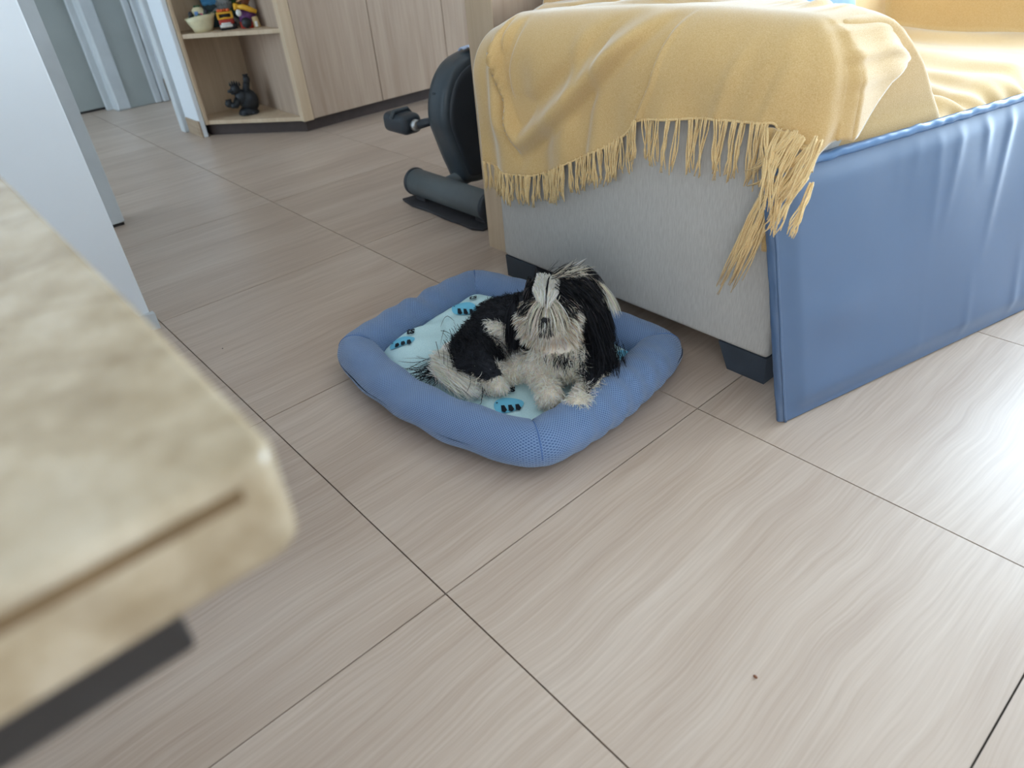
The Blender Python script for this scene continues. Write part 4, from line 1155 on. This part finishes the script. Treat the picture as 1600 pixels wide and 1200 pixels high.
# brow hair parted over the eyes, cream and dark mixed
for sgn in (1, -1):
    head_hair('dark_brow_hair', 900, 0.046, 0.030 * sgn, 0.034, 0.010, 0.020, 0.012, lambda l, s=sgn: np.stack([S0(l, 0.55), S0(l, s * 0.95), S0(l, -0.10)], 1), (0.020, 0.042), [(0.8, BLACK), (0.2, CREAM * 0.6)], 1.2, 0.2, 0.0014, 7, 0.12, 0.067)  # mostly black hair on both sides of the brow
    head_hair('brow_hair', 460, 0.046, 0.006 * sgn, 0.046, 0.008, 0.008, 0.006, lambda l, s=sgn: np.stack([S0(l, 0.75), s * (0.62 + 14 * np.abs(l[:, 1])), S0(l, 0.22)], 1), (0.050, 0.082), [(0.6, CREAM), (0.22, WHITE), (0.18, DARK)], 2.4, 0.16, 0.0015, 9, 0.08, 0.071)
# strands falling down the middle of the muzzle
head_hair('nose_hair', 230, 0.052, 0.002, 0.040, 0.005, 0.014, 0.006, lambda l: np.stack([S0(l, 1.0), 22 * l[:, 1] + 0.1, S0(l, 0.0)], 1), (0.04, 0.068), [(0.6, CREAM), (0.25, WHITE), (0.15, DARK)], 2.6, 0.18, 0.0014, 9, 0.06, 0.074)
# moustache, cheeks and beard fanning out from the nose
def fan(l):
    return np.stack([S0(l, 0.28), l[:, 1] * 24, (l[:, 2] + 0.006) * 16 - 0.28], 1)
head_hair('beard', 6500, 0.040, 0.0, -0.014, 0.030, 0.056, 0.036, fan, (0.020, 0.040), [(0.42, WHITE), (0.42, CREAM), (0.16, TAN)], 0.75, 0.22, 0.0014, 7, 0.12, 0.066)
head_hair('chin_hair', 2600, 0.040, 0.0, -0.050, 0.024, 0.032, 0.008, lambda l: np.stack([0.25 + 0 * l[:, 0], l[:, 1] * 12, -0.9 + 0 * l[:, 0]], 1), (0.032, 0.056), [(0.42, WHITE), (0.36, CREAM), (0.22, TAN)], 0.8, 0.2, 0.0014, 7, 0.12, 0.066)
bm = bmesh.new(); add_ball(bm, hp(0.072, 0.0, 0.016) - DO, 0.010, 3, (0.9, 1.25, 0.8), Matrix((HF, HR, HU)).transposed()); from_bm('nose', bm, M['nose'], dog, True)
head_hair('muzzle_hair', 300, 0.078, 0.0, 0.010, 0.006, 0.010, 0.018, lambda l: np.stack([0.4 + 0 * l[:, 0], l[:, 1] * 20, -0.4 + 0 * l[:, 0]], 1), (0.016, 0.030), [(1.0, BLACK)], 0.8, 0.25, 0.0015, 6, 0.2, 0.07)
for sgn in (1, -1):
    bm = bmesh.new(); add_ball(bm, hp(0.058, 0.024 * sgn, -0.004) - DO, 0.0085, 3); from_bm('eye', bm, M['eye'], dog, True)
# ears: flap and long hanging hair
def ear(sgn, cr0, L, n, spread, fwd, f0=-0.008):
    a = hp(f0, cr0 * sgn, 0.026)
    bm = bmesh.new()
    rot = Matrix((HF, HR, UP)).transposed()
    add_ball(bm, a + HR * (0.014 * sgn) - UP * 0.034 - DO, 0.040, 3, (0.62, 0.24, 1.05), rot)
    ef = from_bm('ear_flap', bm, M['skin'], dog, True)
    cc_ = ef.data.color_attributes.new('coat', 'FLOAT_COLOR', 'POINT')
    cc_.data.foreach_set('color', np.tile(np.append(BLACK, 1), len(ef.data.vertices)).astype(np.float32))
    r0 = np.array(a + HR * (0.010 * sgn)) + (rng.uniform(-1, 1, (n, 1)) * np.array(HF) * spread[0] + rng.uniform(-0.4, 1, (n, 1)) * np.array(HR) * sgn * spread[1] + rng.uniform(-1, 0.4, (n, 1)) * np.array([0, 0, 1]) * spread[2])
    d0 = np.array(HR * ((0.50 if sgn > 0 else 0.25) * sgn) - UP * 0.7 + FW * fwd) + 0.10 * rng.normal(size=(n, 3))
    P = grow(r0, d0, rng.uniform(L[0], L[1], n), 8, 1.6, 0.16, 0.08, [np.array(SK[0][0])], [0.072])
    P = clump(P, n // 25, 0.5)
    return hair_object('ear_hair', P, np.full(n, 0.0016), vary(BLACK, n, 0.3))
ear(1, 0.058, (0.085, 0.145), 4200, (0.040, 0.022, 0.045), 0.08)
ear(-1, 0.060, (0.075, 0.120), 1500, (0.012, 0.006, 0.024), 0.10, 0.022)
# white lock over the left ear and the wisps on top
n = 260
r0 = hcl + (np.array(HF) * rng.uniform(-0.030, -0.016, (n, 1)) + np.array(HR) * rng.uniform(0.030, 0.050, (n, 1)) + np.array(HU) * rng.uniform(0.050, 0.060, (n, 1)))
d0 = hdir(-0.10, 0.95, -0.15) + 0.04 * rng.normal(size=(n, 3))
hair_object('white_lock', grow(r0, d0, rng.uniform(0.085, 0.150, n), 10, 1.9, 0.07, 0.04, [np.array(hp(0, 0.016, -0.01))], [0.094]), np.full(n, 0.0017), np.where(rng.random((n, 1)) < 0.8, vary(WHITE, n, 0.10), vary(CREAM, n, 0.15)))
n = 60
r0 = hcl + np.array(HU) * 0.066 + np.array(HR) * rng.uniform(0.0, 0.035, (n, 1)) + np.array(HF) * rng.uniform(-0.03, 0.0, (n, 1))
d0 = hdir(-0.25, 0.95, 0.45) + 0.16 * rng.normal(size=(n, 3))
hair_object('wisps', grow(r0, d0, rng.uniform(0.04, 0.075, n), 6, 0.35, 0.3, 0.1), np.full(n, 0.0014), np.where(rng.random((n, 1)) < 0.5, vary(CREAM, n, 0.2), vary(DARK, n, 0.2)))
n = 14
r0 = hcl + np.array(HU) * 0.056 - np.array(HR) * rng.uniform(0.0, 0.03, (n, 1)) - np.array(HF) * 0.02
d0 = hdir(-0.2, 0.7, 0.35) + 0.5 * rng.normal(size=(n, 3))
hair_object('wisps', grow(r0, d0, rng.uniform(0.03, 0.06, n), 6, 0.3, 0.4, 0.1), np.full(n, 0.0011), vary(DARK * 1.5, n, 0.2))
n = 260
r0 = np.array([-0.222, 0.505, 0.142]) + rng.normal(size=(n, 3)) * np.array([0.012, 0.012, 0.006])
d0 = np.array([0.35, -0.30, -0.8]) + 0.25 * rng.normal(size=(n, 3))
hair_object('bib_hair', grow(r0, d0, rng.uniform(0.015, 0.030, n), 6, 0.5, 0.3, 0.1), np.full(n, 0.0014), vary(BLACK, n, 0.3))
# dark fringe of the far shoulder over the foreleg
n = 1400
r0 = np.array([-0.185, 0.585, 0.125]) + rng.normal(size=(n, 3)) * np.array([0.018, 0.020, 0.018])
d0 = np.array([0.25, -0.15, -0.9]) + 0.15 * rng.normal(size=(n, 3))
hair_object('shoulder_hair', grow(r0, d0, rng.uniform(0.04, 0.075, n), 6, 0.6, 0.3, 0.1), np.full(n, 0.0015), vary(BLACK, n, 0.3))

# ------------------------------------------------------------------ ornaments on the corner shelves
def pm(name, rgb, rough=0.45): return plain(name, rgb, rough, 0.4, var=0.08, scale=40)
for nm, c in dict(cream_clay=(226, 216, 178), white_paint=(232, 230, 224), pale_blue_paint=(120, 160, 214), pink_paint=(214, 84, 130), leaf_green=(52, 92, 62), black_paint=(40, 42, 46), yellow_paint=(236, 178, 54), red_paint=(176, 54, 40), orange_paint=(226, 106, 56), sky_paint=(84, 158, 206), dark_teal=(42, 66, 70), grey_stone=(150, 152, 150), brown_clay=(128, 78, 50), purple_paint=(96, 48, 104), straw=(190, 142, 92), sand_paint=(206, 178, 128), black_glaze=(34, 37, 42)).items():
    M[nm] = pm(nm, c)
AZ = math.radians(-21)
def part(name, parent, mat_, fn):
    bm = bmesh.new(); fn(bm); return from_bm(name, bm, M[mat_], parent, True)
Tm = lambda x, y, z: Matrix.Translation((x, y, z))

o = tag(empty('village_bowl', (-3.385, 1.088, 0.5082), AZ), 'cream clay bowl with a tiny painted village on top, left end of upper shelf', 'ornament')
def f(bm):
    rings = []
    for r, z in ((0.0, 0.0), (0.043, 0.0), (0.050, 0.020), (0.062, 0.052), (0.071, 0.074), (0.067, 0.074), (0.060, 0.062), (0.0, 0.060)):
        ring = [bm.verts.new((r * 0.85 * math.cos(2 * PI * k / 28), r * 1.08 * math.sin(2 * PI * k / 28), z + (0.006 * math.sin(2 * PI * k / 28) + 0.004 * math.cos(4 * PI * k / 28) if z > 0.05 and r > 0.06 else 0))) for k in range(28)]
        rings.append(ring)
    for a, b in zip(rings[:-1], rings[1:]):
        for k in range(28): bm.faces.new((a[k], a[(k + 1) % 28], b[(k + 1) % 28], b[k]))
part('bowl', o, 'cream_clay', f)
part('hedge', o, 'leaf_green', lambda bm: [add_ball(bm, (0.035 * math.cos(a), 0.045 * math.sin(a), 0.072 + 0.006 * math.sin(5 * a)), 0.013, 1) for a in np.linspace(0, 6.0, 11)])
h = part('house', o, 'cream_clay', lambda bm: (add_box(bm, (-0.018, -0.030, 0.060), (0.024, 0.026, 0.098), 0.004), add_ball(bm, (0.002, -0.002, 0.098), 0.028, 2, (0.85, 1.05, 0.55))))
part('house_door', h, 'pale_blue_paint', lambda bm: add_box(bm, (0.022, -0.020, 0.070), (0.028, -0.002, 0.094), 0.002))
part('flowers', o, 'pink_paint', lambda bm: [add_ball(bm, (0.032, 0.002 + 0.007 * k, 0.076 + 0.003 * (k % 2)), 0.007, 1) for k in range(3)])
part('roof_plant', o, 'leaf_green', lambda bm: [add_ball(bm, (0.0, -0.012 + 0.010 * k, 0.114), 0.007, 1) for k in range(3)])
for y_, z_ in ((0.036, 0.086), (-0.040, 0.082)):
    part('tree', o, 'black_paint', lambda bm: add_ball(bm, (0.026, y_, z_), 0.013, 2, (1, 1, 1.3)))

o = tag(empty('clay_bus', (-3.305, 1.184, 0.5082), AZ), 'small clay toy bus painted yellow, red and white beside the cream bowl', 'ornament')
part('chassis', o, 'black_paint', lambda bm: add_box(bm, (-0.045, -0.036, 0.0), (0.036, 0.042, 0.026), 0.006))
bd_ = part('bus_body', o, 'red_paint', lambda bm: add_box(bm, (-0.042, -0.034, 0.022), (0.032, 0.040, 0.050), 0.006))
part('bumper', bd_, 'white_paint', lambda bm: (add_box(bm, (0.030, -0.034, 0.012), (0.044, 0.028, 0.026), 0.005), add_box(bm, (0.030, -0.026, 0.026), (0.040, 0.022, 0.034), 0.003)))
cbn = part('cab', o, 'yellow_paint', lambda bm: (add_box(bm, (-0.040, -0.037, 0.048), (0.030, 0.042, 0.056), 0.003), add_box(bm, (-0.040, -0.037, 0.072), (0.030, 0.042, 0.080), 0.003), add_box(bm, (0.020, -0.037, 0.050), (0.030, -0.026, 0.076), 0.002), add_box(bm, (0.020, 0.030, 0.050), (0.030, 0.042, 0.076), 0.002), add_box(bm, (0.022, -0.012, 0.050), (0.031, 0.012, 0.058), 0.002)))
part('windscreen', cbn, 'black_paint', lambda bm: add_box(bm, (-0.036, -0.032, 0.050), (0.022, 0.036, 0.078)))
part('roof_load', o, 'orange_paint', lambda bm: [add_ball(bm, (-0.01 + 0.01 * (k % 2), -0.022 + 0.015 * k, 0.086), 0.011, 1, (1.2, 1, 0.8)) for k in range(4)])
part('wheel', o, 'black_paint', lambda bm: add_lathe(bm, [(0.008, -0.004), (0.014, 0), (0.014, 0.008), (0.006, 0.010)], 16, Tm(0.016, 0.040, 0.014) @ Matrix.Rotation(-PI / 2, 4, 'X')))
part('wheel', o, 'black_paint', lambda bm: add_lathe(bm, [(0.008, -0.004), (0.014, 0), (0.014, 0.008), (0.006, 0.010)], 16, Tm(-0.028, 0.040, 0.014) @ Matrix.Rotation(-PI / 2, 4, 'X')))

o = tag(empty('tower_plaque', (-3.43, 1.222, 0.5082), AZ), 'painted relief plaque with grey stone tower against blue sky and dark trees', 'ornament')
part('back_plate', o, 'dark_teal', lambda bm: add_box(bm, (-0.03, -0.085, 0.0), (-0.014, 0.080, 0.11), 0.004))
part('sky', o, 'sky_paint', lambda bm: (add_box(bm, (-0.03, -0.087, 0.108), (-0.015, 0.02, 0.24), 0.004), [add_ball(bm, (-0.018, -0.07 + 0.028 * k, 0.112), 0.016, 2, (0.5, 1.1, 0.6)) for k in range(4)]))
for k in range(3):
    part('dark_tree', o, 'leaf_green', lambda bm: add_lathe(bm, [(0.018, 0), (0.014, 0.06), (0.004, 0.16)], 9, Tm(-0.016, 0.040 + 0.017 * k, 0.09 + 0.012 * (k % 2))))
tw = part('tower', o, 'grey_stone', lambda bm: (add_lathe(bm, [(0.022, 0.060), (0.036, 0.088), (0.038, 0.10), (0.034, 0.105), (0.033, 0.24)], 14, Tm(0.004, 0.022, 0.0)), [add_box(bm, (0.002 + 0.034 * math.cos(a), 0.018 + 0.036 * math.sin(a), 0.100), (0.010 + 0.034 * math.cos(a), 0.026 + 0.036 * math.sin(a), 0.115)) for a in np.linspace(-1.6, 1.6, 9)]))
part('tower_foot', o, 'grey_stone', lambda bm: (add_tube(bm, [(0.008, 0.024, 0.07), (0.020, 0.040, 0.035), (0.030, 0.075, 0.006)], [0.020, 0.017, 0.024], 10), add_tube(bm, [(0.0, 0.016, 0.07), (0.004, -0.02, 0.08), (0.004, -0.042, 0.064)], [0.018, 0.013, 0.012], 10)))
part('bush', o, 'leaf_green', lambda bm: [add_ball(bm, (0.016, -0.030 + 0.026 * k, 0.070 + 0.006 * (k % 2)), 0.011, 1) for k in range(5)])

o = tag(empty('clay_figure', (-3.215, 1.268, 0.5082), AZ), 'painted clay person in wide hat and yellow sash, right end of upper shelf', 'figurine')
part('figure_body', o, 'purple_paint', lambda bm: add_tube(bm, [(-0.01, 0.0, 0.03), (-0.006, 0.0, 0.065), (-0.006, -0.002, 0.098)], [0.044, 0.040, 0.022], 16))
part('sash', o, 'yellow_paint', lambda bm: add_tube(bm, [(0.022, -0.040, 0.100), (0.032, -0.012, 0.098), (0.034, 0.018, 0.084), (0.026, 0.046, 0.070)], [0.010, 0.013, 0.013, 0.010], 10))
hd_ = part('figure_head', o, 'brown_clay', lambda bm: (add_ball(bm, (0.004, 0.004, 0.124), 0.023, 3, (1, 0.95, 1.1)), add_ball(bm, (0.026, 0.000, 0.122), 0.006, 2), add_ball(bm, (0.004, -0.019, 0.124), 0.006, 1), add_ball(bm, (0.004, 0.027, 0.124), 0.006, 1)))
part('hair', hd_, 'black_paint', lambda bm: add_ball(bm, (-0.006, 0.004, 0.134), 0.024, 2, (0.9, 1.0, 0.9)))
part('hat', o, 'straw', lambda bm: (add_lathe(bm, [(0.052, 0), (0.054, 0.004), (0.028, 0.010), (0.024, 0.034), (0.008, 0.040)], 20, Tm(-0.006, 0.012, 0.140) @ Matrix.Rotation(0.45, 4, 'X'))))
part('hand', o, 'white_paint', lambda bm: add_ball(bm, (0.034, -0.040, 0.074), 0.014, 2, (0.8, 1, 1.2)))
part('sleeve', o, 'yellow_paint', lambda bm: add_tube(bm, [(0.0, -0.030, 0.098), (0.020, -0.048, 0.108), (0.030, -0.050, 0.090)], [0.012, 0.012, 0.010], 10))
part('black_ball', o, 'black_paint', lambda bm: add_ball(bm, (0.026, -0.014, 0.026), 0.026, 3))
part('drum', o, 'sand_paint', lambda bm: add_lathe(bm, [(0.016, 0.0), (0.018, 0.004), (0.015, 0.048), (0.012, 0.050)], 16, Tm(0.030, 0.034, 0.0) @ Matrix.Rotation(0.08, 4, 'X')))
part('drum_label', o, 'white_paint', lambda bm: add_box(bm, (0.044, 0.024, 0.004), (0.049, 0.038, 0.030), 0.002))
part('skirt', o, 'red_paint', lambda bm: add_tube(bm, [(-0.012, 0, 0.0), (-0.012, 0, 0.03)], [0.046, 0.046], 16))

o = tag(empty('black_figurine', (-3.345, 1.175, 0.0822), AZ), 'shiny black gnarled creature figurine with raised arm on the bottom shelf', 'figurine')
part('figure_body', o, 'black_glaze', lambda bm: (add_ball(bm, (0.0, 0.028, 0.066), 0.050, 3, (0.85, 1.05, 1.25)), add_ball(bm, (0.008, -0.004, 0.090), 0.038, 3, (0.9, 1.0, 1.1)), add_lathe(bm, [(0.050, 0), (0.056, 0.006), (0.046, 0.026), (0.03, 0.04)], 18, Tm(0.0, 0.012, 0.0))))
hd_ = part('figure_head', o, 'black_glaze', lambda bm: (add_ball(bm, (0.014, -0.026, 0.136), 0.026, 3, (0.95, 1.0, 1.0)), add_tube(bm, [(0.020, -0.036, 0.134), (0.026, -0.054, 0.130), (0.026, -0.068, 0.132)], [0.015, 0.010, 0.006], 9), add_ball(bm, (0.024, -0.040, 0.118), 0.010, 2, (1, 1.5, 0.7))))
part('head_spike', hd_, 'black_glaze', lambda bm: [add_lathe(bm, [(0.006, 0), (0.005, 0.010), (0.001, 0.022)], 7, Tm(0.014, -0.046 + 0.012 * k, 0.154 + 0.006 * math.sin(k))) for k in range(5)])
part('arm', o, 'black_glaze', lambda bm: (add_tube(bm, [(0.016, -0.022, 0.086), (0.030, -0.048, 0.058), (0.032, -0.070, 0.062)], [0.022, 0.019, 0.016], 10), add_ball(bm, (0.032, -0.078, 0.072), 0.021, 2, (0.8, 1, 1)), [add_ball(bm, (0.036, -0.086 + 0.010 * k, 0.090), 0.007, 1) for k in range(3)]))
part('arm', o, 'black_glaze', lambda bm: (add_tube(bm, [(0.0, 0.026, 0.104), (0.006, 0.032, 0.136), (0.006, 0.040, 0.160)], [0.024, 0.018, 0.018], 10), add_ball(bm, (0.006, 0.044, 0.174), 0.021, 2, (0.8, 0.9, 1.2)), [add_ball(bm, (0.006, 0.034 + 0.010 * k, 0.198), 0.006, 1) for k in range(3)]))
part('foot', o, 'black_glaze', lambda bm: (add_ball(bm, (0.040, -0.010, 0.010), 0.018, 2, (1.3, 1, 0.55)), add_ball(bm, (0.036, 0.040, 0.010), 0.018, 2, (1.3, 1, 0.55))))

# crumbs on the floor
bm = bmesh.new(); add_ball(bm, (0, 0, 0), 1.0, 2, (0.0035, 0.0022, 0.0016)); c_ = from_bm('crumb', bm, M['brown_clay'], None, True)
for v in c_.data.vertices: v.co *= 1 + 0.3 * nz(v.co.x * 900, v.co.y * 900, v.co.z * 900)
c_.location = (0.4422, 0.2295, 0.0017); tag(c_, 'tiny reddish brown crumb lying on a floor tile in the foreground', 'crumb')
bm = bmesh.new(); add_ball(bm, (0, 0, 0), 1.0, 1, (0.0022, 0.0018, 0.0012)); c_ = from_bm('crumb', bm, M['black_paint'], None, True)
c_.location = (-1.0997, 0.0666, 0.0013); tag(c_, 'tiny black speck on the floor tile left of the dog bed', 'crumb')
